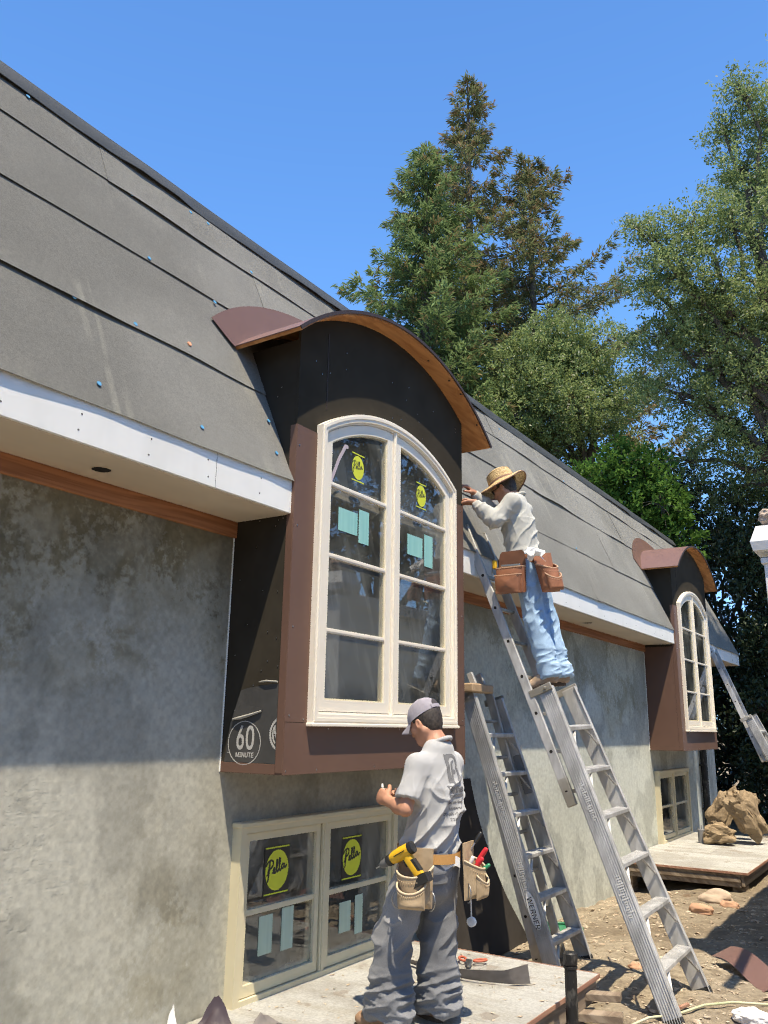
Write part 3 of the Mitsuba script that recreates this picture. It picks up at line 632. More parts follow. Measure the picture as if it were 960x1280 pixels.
# paper sacks on the far platform
mat('sack_paper', lambda p, n, uv: mix((0.20, 0.145, 0.088), (0.37, 0.28, 0.175), fbm(p.x * 9, p.y * 9, p.z * 9, 4)), .85, bump=lambda p, n, uv: .02 * fbm(p.x * 12, p.y * 12, p.z * 12, 3))
def sack(c, r, rot, seed, label, open_=True):
    b = trimesh.creation.icosphere(3, 1.0); v = np.array(b.vertices)
    v = v + np.random.default_rng(seed).normal(size=v.shape) * .022
    v = np.sign(v) * np.abs(v) ** .72
    q = v * 1.6 + seed * 7
    v = v * (1 + .42 * (np.abs(meshkit.noise(q * .9, seed) - .5) * 2 - .4) + .10 * (np.abs(meshkit.noise(q * 2.3, seed + 4) - .5) * 2 - .4))[:, None]
    v = v * (1 + .10 * np.sin(np.arctan2(v[:, 1], v[:, 0]) * 7 + 2 * v[:, 2])[:, None] * np.abs(v[:, 2:3])) * r; ca, sa = math.cos(rot[0]), math.sin(rot[0])
    v = v @ np.array([[1, 0, 0], [0, ca, sa], [0, -sa, ca]])
    ca, sa = math.cos(rot[1]), math.sin(rot[1])
    v = v @ np.array([[ca, 0, sa], [0, 1, 0], [-sa, 0, ca]])
    v[:, 2] -= v[:, 2].min()
    add('paper_sack', (v + V(*c), b.faces), 'sack_paper', smooth=12, label=label, cat='sack', group='crumpled paper sacks on the far platform')
sack((1.02, 13.30, .222), (.19, .22, .36), (.3, .5), 2, 'largest crumpled tan paper sack, at the right end of the far platform')
sack((.62, 13.75, .222), (.17, .2, .34), (-.2, -.4), 5, 'upright crumpled paper sack leaning left of the largest sack')
sack((.70, 13.0, .222), (.22, .18, .12), (.1, .1), 9, 'low flattened paper sack at the foot of the upright sack')
sack((1.02, 13.75, .60), (.12, .12, .14), (.4, -.3), 12, 'small paper sack resting on top behind the largest sack')
mat('can_grey', (0.22, 0.22, 0.23), .5)
cn = thing('caulk_can', 'small dark can standing left of the paper sacks on the far platform', 'can')
add('body', tube([(.48, 13.0, z) for z in (.222, .225, .40, .403)], [.05, .055, .055, .05], 16), 'can_grey', cn, smooth=40)
add('spout', tube([(.48, 13.0, z) for z in (.403, .46)], [.012, .006], 8), 'can_grey', cn, smooth=True)
# ================================================================ white outbuilding whose corner post shows at the right edge
mat('white_siding', lambda p, n, uv: mix((0.78, 0.78, 0.76), (0.68, 0.68, 0.65), fbm(p.x * 3, p.y * 3, p.z * 2, 4)), .6)
ob = thing('outbuilding', 'white outbuilding whose corner post shows at the right edge', 'building')
CX, CY = 2.52, 6.98
add('corner_post', cat(box(CX, CX + .19, CY, CY + .19, -.15, 3.05), box(CX - .018, CX + .208, CY - .018, CY + .208, 3.03, 3.075)), 'white_siding', ob)
add('post_cap', hull([(CX - .06, CY - .06, 3.13), (CX + .25, CY - .06, 3.13), (CX - .06, CY + .25, 3.13), (CX + .25, CY + .25, 3.13), (CX - .075, CY - .075, 3.20), (CX + .265, CY - .075, 3.20), (CX - .075, CY + .265, 3.20), (CX + .265, CY + .265, 3.20), (CX - .03, CY - .03, 3.33), (CX + .22, CY - .03, 3.33), (CX - .03, CY + .22, 3.33), (CX + .22, CY + .22, 3.33)]), 'white_siding', ob)
b = trimesh.creation.icosphere(3, 1.0); v = np.array(b.vertices); v = v * (.55 + .9 * meshkit.fbm(v * 1.9, 3, 6))[:, None] * [.11, .11, .075]
add('finial', (v + V(CX + .09, CY + .09, 3.41), b.faces), 'rock_tan', ob, smooth=40, label='weathered tan stone finial on the white corner post')
for k in range(22): add('siding_board', hull([(CX + .05, CY + .2, -.15 + k * .145), (CX + .05, 13.9, -.15 + k * .145), (CX + .09, CY + .2, -.15 + k * .145), (CX + .09, 13.9, -.15 + k * .145), (CX + .072, CY + .2, .0 + k * .145), (CX + .072, 13.9, .0 + k * .145), (CX + .09, CY + .2, .0 + k * .145), (CX + .09, 13.9, .0 + k * .145)]), 'white_siding', ob)
add('wall', cat(box(CX + .091, 6.8, CY + .1, CY + .2, -.15, 3.0), box(CX + .091, CX + .2, CY + .2, 13.9, -.15, 3.0), box(6.7, 6.8, CY + .2, 13.9, -.15, 3.0), box(CX + .2, 6.7, 13.8, 13.9, -.15, 3.0)), 'white_siding', ob)
add('top_beam', cat(box(CX + .01, CX + .18, CY + .192, 13.95, 3.0, 3.128), box(CX + .192, 6.85, CY + .01, CY + .18, 2.95, 3.128)), 'white_siding', ob)
add('flat_roof', box(CX + .181, 6.6, CY + .181, 13.8, 3.01, 3.10), 'white_siding', ob)
add('doorway', box(4.1, 5.0, CY + .094, CY + .0985, 0, 2.1), 'interior_dark', ob)
add('door_frame', cat(box(3.98, 4.099, CY + .06, CY + .098, 0, 2.2), box(5.001, 5.12, CY + .06, CY + .098, 0, 2.2), box(3.98, 5.12, CY + .05, CY + .098, 2.101, 2.24)), 'white_siding', ob)
for k in range(7): add('rafter', box(3.0 + k * .55, 3.06 + k * .55, CY - 1.1, CY + .8, 3.130, 3.23), 'white_siding', ob)
# ================================================================ trees
mat('bark', lambda p, n, uv: mix((0.06, 0.045, 0.035), (0.17, 0.14, 0.11), fbm(p.x * 12, p.y * 12, p.z * 3, 4)), .9)
mat('bark_pale', lambda p, n, uv: mix((0.14, 0.12, 0.10), (0.30, 0.27, 0.23), fbm(p.x * 14, p.y * 14, p.z * 5, 4)), .9)
VC = {'type': 'mesh_attribute', 'name': 'vertex_color'}
scene['mat_leaf_oak'] = {'type': 'principledthin', 'base_color': VC, 'roughness': .28, 'diff_trans': .8, 'spec_trans': 0.0, 'eta': 1.5}
scene['mat_leaf_soft'] = {'type': 'principledthin', 'base_color': VC, 'roughness': .4, 'diff_trans': .7, 'spec_trans': 0.0}
scene['mat_leaf_needle'] = {'type': 'principledthin', 'base_color': VC, 'roughness': .6, 'diff_trans': .6, 'spec_trans': 0.0}
scene['mat_leaf_dark'] = two({'type': 'principled', 'base_color': VC, 'roughness': .38, 'specular': .5})
def rand_dirs(rg, n):
    v = rg.normal(size=(n, 3)); return v / np.linalg.norm(v, axis=1, keepdims=True)
def leaves(rg, pos, axis, nrm, L, Wd, cols):
    """folded rhombus leaves: 4 corners, 2 triangles"""
    n = len(pos)
    axis = axis / np.linalg.norm(axis, axis=1, keepdims=True)
    side = np.cross(axis, nrm); side /= np.linalg.norm(side, axis=1, keepdims=True) + 1e-9
    up = np.cross(side, axis)
    L = L[:, None]; Wd = Wd[:, None]
    v = np.stack([pos, pos + axis * L * .45 + side * Wd / 2 + up * Wd * .12, pos + axis * L, pos + axis * L * .45 - side * Wd / 2 + up * Wd * .12], 1).reshape(-1, 3)
    i = np.arange(n)[:, None] * 4
    f = np.concatenate([i + [0, 1, 2], i + [0, 2, 3]], 1).reshape(-1, 3)
    return v, f, np.repeat(cols, 4, 0)
def limb(rg, a, b, r0, r1, n=6, wob=.06):
    a, b = np.asarray(a, float), np.asarray(b, float); L = np.linalg.norm(b - a)
    t = np.linspace(0, 1, n)[:, None]
    p = a + (b - a) * t + rg.normal(size=(n, 3)) * wob * L * np.sin(np.pi * t)
    p[:, 2] += .10 * L * np.sin(np.pi * t[:, 0])
    return p, np.linspace(r0, r1, n)
def broadleaf(name, base, fork, clumps, nleaf, L, pal, rg, label, cat_, group=None, leafmat='leaf_oak', bark='bark', r0=.22, tw=.30, flat=.7, twn=20, lumpy=.36):
    """trunk, a limb to every clump, twigs through the clump's volume, leaves at the twigs. clumps: (x, y, z, rx, rz)"""
    k = thing(name, label, cat_, group)
    p, r = limb(rg, base, fork, r0, r0 * .7, 7, .04)
    wood_ = [tube(p, r, 10)]
    P, A, Cn = [], [], []
    cl = np.array(clumps, float)
    vol = (cl[:, 3] ** 2 * cl[:, 4]) ** .75; vol /= vol.sum()
    for c, w in zip(cl, vol):
        cen = c[:3]; q, rr = limb(rg, fork, cen, r0 * .38, .03, 14, .018)
        wood_.append(tube(q, rr, 6))
        n = max(6, int(nleaf * w / twn))
        d = rand_dirs(rg, n) * (rg.random((n, 1)) ** (1 / 2.2)) * [c[3], c[3], c[4]]
        lump = meshkit.fbm(d * 1.5 / max(.55, c[3] * .5) + cen, 2, 3)
        keep = lump > lumpy
        d = d[keep]; ends = cen + d
        for e in ends[::max(1, len(ends) // 26)]:
            wood_.append(tube([cen + (e - cen) * .1, cen + (e - cen) * .5 + V(0, 0, .05), cen + (e - cen) * .85], [.016, .009, .003], 4, False))
        m = len(ends); kk = twn
        tdir = rand_dirs(rg, m) + d / (np.linalg.norm(d, axis=1, keepdims=True) + .1) * 1.0 + [0, 0, .15]
        tdir /= np.linalg.norm(tdir, axis=1, keepdims=True)
        s = rg.random((m, kk, 1)) - .3
        pos = ends[:, None] + tdir[:, None] * s * tw + rg.normal(size=(m, kk, 3)) * tw * .22
        ax = tdir[:, None] * .7 + rg.normal(size=(m, kk, 3)) * .7
        tone = rg.random((m, 1, 1)) * .7 + rg.random((m, kk, 1)) * .3
        colr = np.asarray(pal[0]) * (1 - tone) + np.asarray(pal[1]) * tone
        odd = rg.random((m, kk, 1)) < .05
        colr = np.where(odd, np.asarray(pal[2]), colr)
        P.append(pos.reshape(-1, 3)); A.append(ax.reshape(-1, 3)); Cn.append(colr.reshape(-1, 3))
    P, A, Cn = np.vstack(P), np.vstack(A), np.vstack(Cn)
    n = len(P)
    nr = rand_dirs(rg, n) * .8 + [0, 0, flat]
    Ls = L * rg.uniform(.6, 1.25, n)
    v, f, c = leaves(rg, P, A, nr, Ls, Ls * .52, Cn)
    add('trunk', cat(*wood_), bark, k, smooth=50)
    add('crown', (v, f), leafmat, k, color=c)
    return k
def conifer(name, x, y, h, h0, rmax, pal, seed, label, n_whorl, dens=1.0, droop=.25, tip=.0, holes=0.0, group=None, lean=(0, 0)):
    rg = np.random.default_rng(seed)
    k = thing(name, label, 'tree', group)
    base, top = V(x, y, -.1), V(x + lean[0], y + lean[1], h)
    tr = [tube([base + (top - base) * t for t in np.linspace(0, 1, 10)], np.linspace(.018 * h, .02, 10), 10)]
    P, A, Cn, Ls = [], [], [], []
    for i in range(n_whorl):
        t = (i + rg.random() * .6) / n_whorl
        z = h0 + (h - h0) * t
        f_ = (h - z) / (h - h0)
        R = rmax * (f_ ** .80 * .94 + .06) * rg.uniform(.72, 1.12)
        nb = int(round(5 + 3 * f_))
        off = rg.random() * 6.28
        for b in range(nb):
            if rg.random() < holes: continue
            a = off + b * 6.283 / nb + rg.normal() * .25
            Rb = R * rg.uniform(.62, 1.15)
            o = base + (top - base) * (z / h)
            d = V(math.cos(a), math.sin(a), 0)
            s = np.linspace(0, 1, 9)
            zz = Rb * (.10 * s - droop * 1.6 * s * s + (droop * 1.15 + tip) * s ** 3)
            br = o + d * (Rb * s)[:, None] + V(0, 0, 1) * zz[:, None]
            if Rb > .8: tr.append(tube(br[:8], np.linspace(.012 + .02 * Rb * .4, .006, 8), 5, False))
            m = int(Rb * 26 * dens) + 8
            u = rg.random(m) ** .72 * .96 + .06
            u = np.minimum(u, 1.02)
            c = np.stack([np.interp(u, s, br[:, q]) for q in range(3)], 1)
            side = np.cross(d, [0, 0, 1.])
            wid = (.10 + .26 * Rb ** .5 * np.sin(np.pi * np.clip(u, 0, 1) ** .8) * .8)
            lat = rg.uniform(-1, 1, m)
            c = c + side * (lat * wid)[:, None] - V(0, 0, 1) * (np.abs(lat) * .12 + rg.random(m) * .10)[:, None]
            out = d * .75 + side * (lat * .9)[:, None] + V(0, 0, 1) * rg.normal(-.25, .28, m)[:, None]
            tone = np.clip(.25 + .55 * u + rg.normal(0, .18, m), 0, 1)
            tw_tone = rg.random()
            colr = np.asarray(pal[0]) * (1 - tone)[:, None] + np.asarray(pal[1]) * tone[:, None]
            brown = (rg.random(m) < pal[3] * (.4 + .8 * u))
            colr[brown] = np.asarray(pal[2]) * rg.uniform(.7, 1.2, (brown.sum(), 1))
            # each spray: a fan of narrow leaflets
            for j in range(6):
                g = rg.normal(size=(m, 3)) * .38
                P.append(c + rg.normal(size=(m, 3)) * .055); A.append(out / np.linalg.norm(out, axis=1, keepdims=True) + g); Cn.append(colr * rg.uniform(.8, 1.2, (m, 1))); Ls.append(rg.uniform(.13, .27, m))
    P, A, Cn, Ls = np.vstack(P), np.vstack(A), np.vstack(Cn), np.concatenate(Ls)
    nr = rand_dirs(rg, len(P)) * .6 + [0, 0, 1]
    v, f, c = leaves(rg, P, A, nr, Ls, Ls * .24, Cn)
    add('trunk', cat(*tr), 'bark', k, smooth=50)
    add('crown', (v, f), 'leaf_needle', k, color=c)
OLIVE = [(0.09, 0.12, 0.055), (0.27, 0.29, 0.135), (0.32, 0.23, 0.13), .24]
GREEN = [(0.095, 0.15, 0.06), (0.28, 0.37, 0.155), (0.30, 0.24, 0.12), .12]
conifer('redwood_tree', -8.72, 24.0, 26.1, 9.0, 4.3, OLIVE, 3, 'tallest olive brown conifer with a ragged pointed top against the sky', 32, .85, .26, .12, .16, 'conifers behind the roof')
conifer('redwood_tree', -8.45, 20.4, 20.6, 6.0, 5.2, GREEN, 4, 'fresh green conifer in front of the tallest olive conifer, left of it', 34, 1.1, .20, .14, .04, 'conifers behind the roof')
conifer('redwood_tree', -6.75, 25.0, 22.3, 8.0, 6.3, OLIVE, 5, 'olive conifer with long upturned branches right of the tallest conifer', 21, 1.15, .10, .26, .16, 'conifers behind the roof')
R_ = lambda s: np.random.default_rng(s)
OAK = [(0.13, 0.18, 0.07), (0.42, 0.50, 0.20), (0.60, 0.60, 0.42)]
broadleaf('oak_tree', (-3.4, 23.0, -.1), (-4.0, 22.0, 8.6), [(-5.6, 20.9, 11.7, 1.2, 1.0), (-4.5, 21.2, 12.6, 1.3, .9), (-3.6, 21.6, 12.2, 1.2, 1.0), (-4.4, 21.0, 11.2, 1.3, 1.0), (-5.7, 20.6, 10.4, 1.1, .9), (-3.3, 21.8, 10.9, 1.1, .9), (-4.6, 21.2, 9.9, 1.3, .8), (-3.2, 22.4, 9.6, .9, .6), (-5.0, 22.2, 11.8, 1.4, 1.2), (-3.8, 20.6, 10.3, .9, .7)], 110000, .095, OAK, R_(7), 'grey green live oak with a rounded crown right of the conifers', 'tree', 'live oaks behind the house', lumpy=.46, tw=.26)
bigc = []
for (px, py, d, r) in [(930, 120, 18, .70), (905, 165, 18.3, .62), (925, 215, 18, .75), (965, 150, 18, .9), (915, 285, 17.6, .95), (975, 260, 18, 1.1), (865, 290, 17.5, .75), (820, 300, 17.8, .75), (795, 285, 18, .45), (845, 345, 17.2, .85), (805, 355, 18, .6), (900, 365, 17.4, 1.0), (955, 380, 17, 1.2), (830, 420, 17.8, .8), (880, 445, 17.4, .95), (935, 470, 17, 1.0), (985, 450, 18, 1.2), (850, 500, 17.8, .85), (905, 540, 17.6, .95), (960, 560, 17.4, 1.1), (1020, 200, 18, 1.2), (1040, 330, 18, 1.4), (1050, 520, 18, 1.4), (860, 575, 18.6, .7), (815, 480, 18.6, .55), (950, 480, 20, 1.6), (1010, 380, 20.5, 1.6), (880, 400, 20, 1.3), (930, 250, 20.3, 1.1), (1000, 600, 19.5, 1.5), (920, 610, 19.5, 1.0)]:
    a = (px - 480) / 1037.893; b = (py - 640) / 1037.893
    _R = _r * math.cos(ROLL) - _u * math.sin(ROLL)
    c = CAM + d * (FWD + a * _R - b * UP)
    bigc.append((c[0], c[1], c[2], r, r * .82))
bigc += [(2.9, 13.9, 10.4, .9, .7), (3.3, 13.1, 11.4, 1.0, .8), (2.75, 14.5, 8.9, .7, .6), (4.0, 14.2, 12, 1.3, 1.1), (3.7, 15.2, 10.2, 1.3, 1.0), (3.2, 12.6, 11.9, .7, .6)]
broadleaf('oak_tree', (2.6, 18.6, -.1), (2.0, 18.2, 6.2), bigc, 380000, .076, OAK, R_(8), 'tall live oak filling the right side of the sky', 'tree', 'live oaks behind the house', r0=.30, lumpy=.49, tw=.24)
BRIGHT = [(0.05, 0.11, 0.02), (0.13, 0.24, 0.05), (0.18, 0.28, 0.08)]
DARK = [(0.022, 0.036, 0.014), (0.05, 0.075, 0.028), (0.09, 0.11, 0.05)]
broadleaf('laurel_tree', (-1.4, 17.9, -.1), (-1.5, 17.6, 4.8), [(-2.2, 17.0, 6.9, .75, .55), (-1.6, 16.9, 7.1, .7, .6), (-1.0, 16.9, 6.9, .6, .6), (-.7, 16.7, 6.2, .55, .7), (-1.3, 17.3, 6.2, .9, .7), (-2.0, 17.5, 5.9, .8, .7), (-.6, 17.2, 5.4, .6, .7), (-2.9, 17.4, 6.4, .6, .5)], 15000, .12, BRIGHT, R_(9), 'bright green laurel rising just behind the far end of the roof', 'tree', leafmat='leaf_soft', r0=.09, tw=.24)
hc = []
hr = R_(21)
for x in np.arange(-3.4, 4.6, .9):
    for z in np.arange(.3, 7.6, .9):
        hc.append((x + hr.normal(0, .2), 20.6 + hr.normal(0, .35) + .5 * (z > 4), z + hr.normal(0, .2), .85, .75))
broadleaf('hedge', (-.2, 21.2, -.1), (-.1, 21.0, 1.0), hc, 100000, .15, DARK, R_(10), 'tall dark ivy covered hedge behind the far end of the house', 'hedge', leafmat='leaf_dark', r0=.12, twn=14)
hc = [(x + hr.normal(0, .2), 18.7 + hr.normal(0, .3), z + hr.normal(0, .2), .7, .6) for x in (.75, 1.5, 2.3) for z in np.arange(.4, 6.3, .85)]
broadleaf('hedge', (1.5, 18.9, -.1), (1.4, 18.8, 1.0), hc, 45000, .11, DARK, R_(12), 'dark evergreen shrub mass right of the far ladder, in front of the taller hedge', 'hedge', leafmat='leaf_dark', r0=.10, twn=16)
# trees on the right, out of the frame but mirrored in the window panes, some added to cut sky light
broadleaf('oak_tree', (10.5, 20, -.1), (10.5, 19.6, 4), [(8.5, 18.5, 6.5, 2.2, 1.8), (11, 19, 7.5, 2.4, 2), (13.5, 19, 6.5, 2.2, 1.8), (9.5, 20, 10, 2.4, 2), (12.5, 20, 10.5, 2.6, 2), (11, 20, 13, 2.2, 1.8), (8.0, 19, 3.4, 1.8, 1.5), (11, 18.5, 3.6, 2, 1.5), (14, 19, 3.5, 2, 1.5), (7.2, 21, 8, 2, 1.8)], 34000, .20, DARK, R_(13), 'dark tree mirrored in the near arched window panes', 'tree', leafmat='leaf_dark', r0=.3)
broadleaf('oak_tree', (16.5, 22, -.1), (16.5, 21.6, 4), [(15.5, 21.5, 6.5, 2.6, 2), (18.5, 22, 7.5, 2.6, 2), (16, 22, 10, 2.6, 2), (18.5, 22, 11, 2.6, 2), (20, 20, 5, 2.5, 2), (16, 21, 3.6, 2.4, 1.7), (17, 22, 13, 2, 1.6)], 24000, .22, DARK, R_(14), 'dark tree mirrored in the far panes', 'tree', leafmat='leaf_dark', r0=.3)
for i, (x, y, hh, lab) in enumerate([(12.5, 10.5, 9.5, 'unseen dark tree added behind the white outbuilding to block sky light'), (11.5, 3.5, 10.5, 'unseen dark tree added right of the camera to block sky light'), (12.0, -4.0, 10.0, 'unseen dark tree added behind the camera on the right to block sky light'), (6.0, -10.0, 9.0, 'unseen dark tree added behind the camera to block sky light')]):  # unseen trees added to block blue sky fill on the shaded wall
    rr = R_(30 + i)
    cl = [(x + rr.normal(0, 1.4), y + rr.normal(0, 1.8), z, 2.0, 1.5) for z in np.linspace(1.6, hh - 1.2, 9)] + [(x, y + q, 2.2, 1.9, 1.5) for q in (-2.5, 2.5)]
    broadleaf('oak_tree', (x, y, -.1), (x, y, 2.6), cl, 16000, .28, DARK, rr, lab, 'tree', leafmat='leaf_dark', r0=.22)
# ================================================================ ladders
def alu_col(p, n, uv):
    a = fbm(p.x * 14, p.y * 14, p.z * 5, 4); s = noise(p.x * 60, p.y * 60, p.z * 9)
    return mix((0.42, 0.415, 0.40), (0.58, 0.575, 0.565), smoothstep(.3, .7, a)) * (.88 + .2 * s)
mat('aluminium', alu_col, lambda p, n, uv: .40 + .2 * fbm(p.x * 20, p.y * 20, p.z * 8, 3), metal=.40)
def alu_old(p, n, uv):
    a = fbm(p.x * 10, p.y * 10, p.z * 4, 4)
    return mix((0.30, 0.275, 0.225), (0.55, 0.53, 0.49), smoothstep(.3, .75, a))
mat('aluminium_dull', alu_old, .5, metal=.55)
mat('rubber', (0.03, 0.03, 0.03), .7)
mat('plastic_tan', lambda p, n, uv: mix((0.36, 0.25, 0.15), (0.46, 0.33, 0.21), fbm(p.x * 20, p.y * 20, p.z * 20)), .6)
mat('label_white', (0.75, 0.75, 0.74), .5)
mat('worn_print', (0.55, 0.55, 0.545), .6)
def ladder(label, FL, TL, FR, TR, innerL, innerR, nr, z_first, extras, group='aluminium ladders'):
    """FL/TL: foot and top of the left outer rail's front edge, FR/TR the right one's; innerL/innerR = (bottom, top) of the inner section's rails."""
    FL, TL, FR, TR = map(lambda q: np.array(q, float), (FL, TL, FR, TR))
    k = thing('ladder', label, 'ladder', group)
    lat = unit(FR - FL)
    ax = unit(TL - FL)
    nb = unit(np.cross(lat, ax))                       # towards the wall
    if nb[0] > 0: nb = -nb
    for s, (a, b) in ((1, (FL, TL)), (-1, (FR, TR))):
        d = unit(b - a)
        o = nb * .062 + lat * .018 * s
        m = 'aluminium'
        rl = add('rail', beam(a + o, b + o, .030, .124, nb, .004), m, k, smooth=30)
        ribs = [beam(a + nb * (.012 + .0165 * q) - lat * s * .0005, b + nb * (.012 + .0165 * q) - lat * s * .0005, .006, .0055, nb, .002) for q in range(7)]
        add('rail_ribs', cat(*ribs), m, rl, smooth=30, kind='stuff')
        add('foot', beam(a + o - d * .012, a + o + d * .05, .040, .134, nb, .006), 'rubber', rl)
        add('rail_lip', beam(a + nb * .004 + lat * s * .03, b + nb * .004 + lat * s * .03, .030, .006, nb, .002), m, rl)
    z0, z1 = FL[2], TL[2]
    for i in range(nr):
        t = (z_first + .2985 * i - z0) / (z1 - z0)
        if t > .99: continue
        a, b = FL + (TL - FL) * t, FR + (TR - FR) * t
        hz = unit(nb * [1, 1, 0])
        o = hz * .055
        rg_ = add('rung', cat(beam(a + lat * .034 + o, b - lat * .034 + o, .100, .032, (0, 0, 1), .005)), 'aluminium', k, smooth=30)
        add('tread', cat(*[beam(a + lat * .036 + hz * (.014 + .016 * q) + V(0, 0, .0162), b - lat * .036 + hz * (.014 + .016 * q) + V(0, 0, .0162), .006, .004, (0, 0, 1), .001) for q in range(6)]), 'aluminium', rg_, kind='stuff')
        if i < nr - 1:
            for s, e, dr_ in ((1, a, TL - FL), (-1, b, TR - FR)):
                d = unit(dr_)
                add('brace', beam(e + lat * s * .17 + hz * .02 - V(0, 0, .016), e + lat * s * .032 + hz * .02 - d * .15, .020, .004, (0, 0, 1), .001), 'aluminium', k)
    # inner section
    for s, (a, b) in ((1, innerL), (-1, innerR)):
        a, b = np.array(a, float), np.array(b, float)
        o = nb * .036 + lat * .013 * s
        ri = add('inner_rail', beam(a + o, b + o, .026, .072, nb, .004), 'aluminium', k, smooth=30)
        L = np.linalg.norm(b - a); d = unit(b - a)
        add('end_cap', beam(b + o - d * .002, b + o + d * .012, .030, .078, nb, .004), 'aluminium_dull', ri)
        add('rung_hole', cat(*[disc(a + d * t + nb * .036 - lat * s * .0005, .0125, -lat * s, .001, 12) for t in np.arange(.10, L, .2985)]), 'black_hole', ri, kind='stuff')
        add('rail_end', beam(a + o - d * .002, a + o + d * .20, .029, .075, nb, .004), 'aluminium_dull', ri)
    a, b = (np.array(q, float) for q in innerL); c, e = (np.array(q, float) for q in innerR)
    L = np.linalg.norm(b - a)
    for t in np.arange(.10, L, .2985):
        p, q = a + (b - a) * t / L + nb * .036, c + (e - c) * t / L + nb * .036
        add('inner_rung', beam(p + lat * .02, q - lat * .02, .032, .026, (0, 0, 1), .006), 'aluminium_dull', k, smooth=30)
    for s, e in ((1, TL), (-1, TR)):
        add('lock_bracket', cat(beam(e - lat * s * .012 + nb * .0, e - lat * s * .012 + nb * .19, .014, .055, (0, 0, 1), .004), beam(e - lat * s * .02 + nb * .05, e - lat * s * .034 + nb * .05, .022, .022, (0, 0, 1), .004)), 'aluminium_dull', k, smooth=30)
    d = unit(TL - FL)
    if extras:
        txt = meshkit.text_mesh('WERNER', .040, .001); v = np.array(txt.vertices)
        c = FL + (TL - FL) * extras + nb * .062 - lat * .0065
        v2 = c - lat * v[:, 2:3] + (v[:, 0:1] - v[:, 0].mean()) * -d + (v[:, 1:2] - .0225) * nb * -1
        x0, x1 = (v[:, 0] - v[:, 0].mean()).min(), (v[:, 0] - v[:, 0].mean()).max()
        pl = affinity.scale(Point(0, 0).buffer(1, 12), (x1 - x0) * .6, .040)
        add('rail_label', extr(pl, 0, .0012, [-d, -nb, -lat, c + lat * .0015]), 'label_white', k, label='white maker label on the ladder rail')
        add('rail_lettering', (v2 - lat * .0008, txt.faces), 'sticker_black', k)
    # printed safety stickers, pale and worn
    for t0 in (.34, .62):
        c = FL + (TL - FL) * t0 + nb * .062 - lat * .0052
        rr = np.random.default_rng(int(t0 * 100))
        add('rail_marking', cat(*[extr(sbox(q * .016 - .004 - rr.uniform(0, .003), -.025 + rr.uniform(0, .02), q * .016 + rr.uniform(0, .004), rr.uniform(.0, .03)), 0, .0008, [-d, -nb, -lat, c]) for q in range(-8, 9)]), 'worn_print', k, kind='stuff')
    return k, lat, nb, ax
kB, *_ = ladder('tall aluminium extension ladder a man in a straw hat stands on', (1.985, 5.80, .0), (1.11, 6.03, 2.07), (1.975, 6.62, .0), (1.085, 6.61, 2.09),
       ((1.29, 5.97, 1.235), (.375, 6.10, 3.41)), ((1.29, 6.33, 1.235), (.375, 6.46, 3.41)), 7, .262, 0)
kA, latA, nbA, axA = ladder('dull aluminium stepladder standing against the wall behind the worker in grey jeans', (.985, 6.36, -.02), (.43, 6.10, 2.0), (.975, 7.05, -.03), (.415, 6.66, 2.0),
       ((.80, 6.46, -.02), (.36, 6.17, 2.04)), ((.80, 6.94, -.02), (.36, 6.58, 2.04)), 7, .20, .23)
add('top_cap', beam((.40, 6.02, 2.06), (.40, 6.40, 2.06), .10, .07, (0, 0, 1), .01), 'plastic_tan', kA, smooth=30)
add('hinge', cat(beam((.40, 6.14, 2.09), (.36, 6.14, 2.18), .03, .05), beam((.40, 6.30, 2.09), (.36, 6.30, 2.18), .03, .05)), 'aluminium', kA)
mat('caution', (0.20, 0.19, 0.18), .6)
a = V(.985, 7.04, -.03) * .3 + V(.415, 6.66, 2.0) * .7
add('caution_sticker', beam(a - axA * .16 + nbA * .05 - latA * .038, a + axA * .16 + nbA * .05 - latA * .038, .004, .07, nbA, .001), 'caution', kA)
ladder('blue grey extension ladder leaning on the far eave at the right edge', (1.985, 14.15, .0), (1.05, 14.36, 2.0), (1.975, 14.95, .0), (1.03, 14.94, 2.02),
       ((1.20, 14.33, 1.33), (.47, 14.70, 3.10)), ((1.20, 14.69, 1.33), (.47, 15.06, 3.10)), 7, .262, 0)
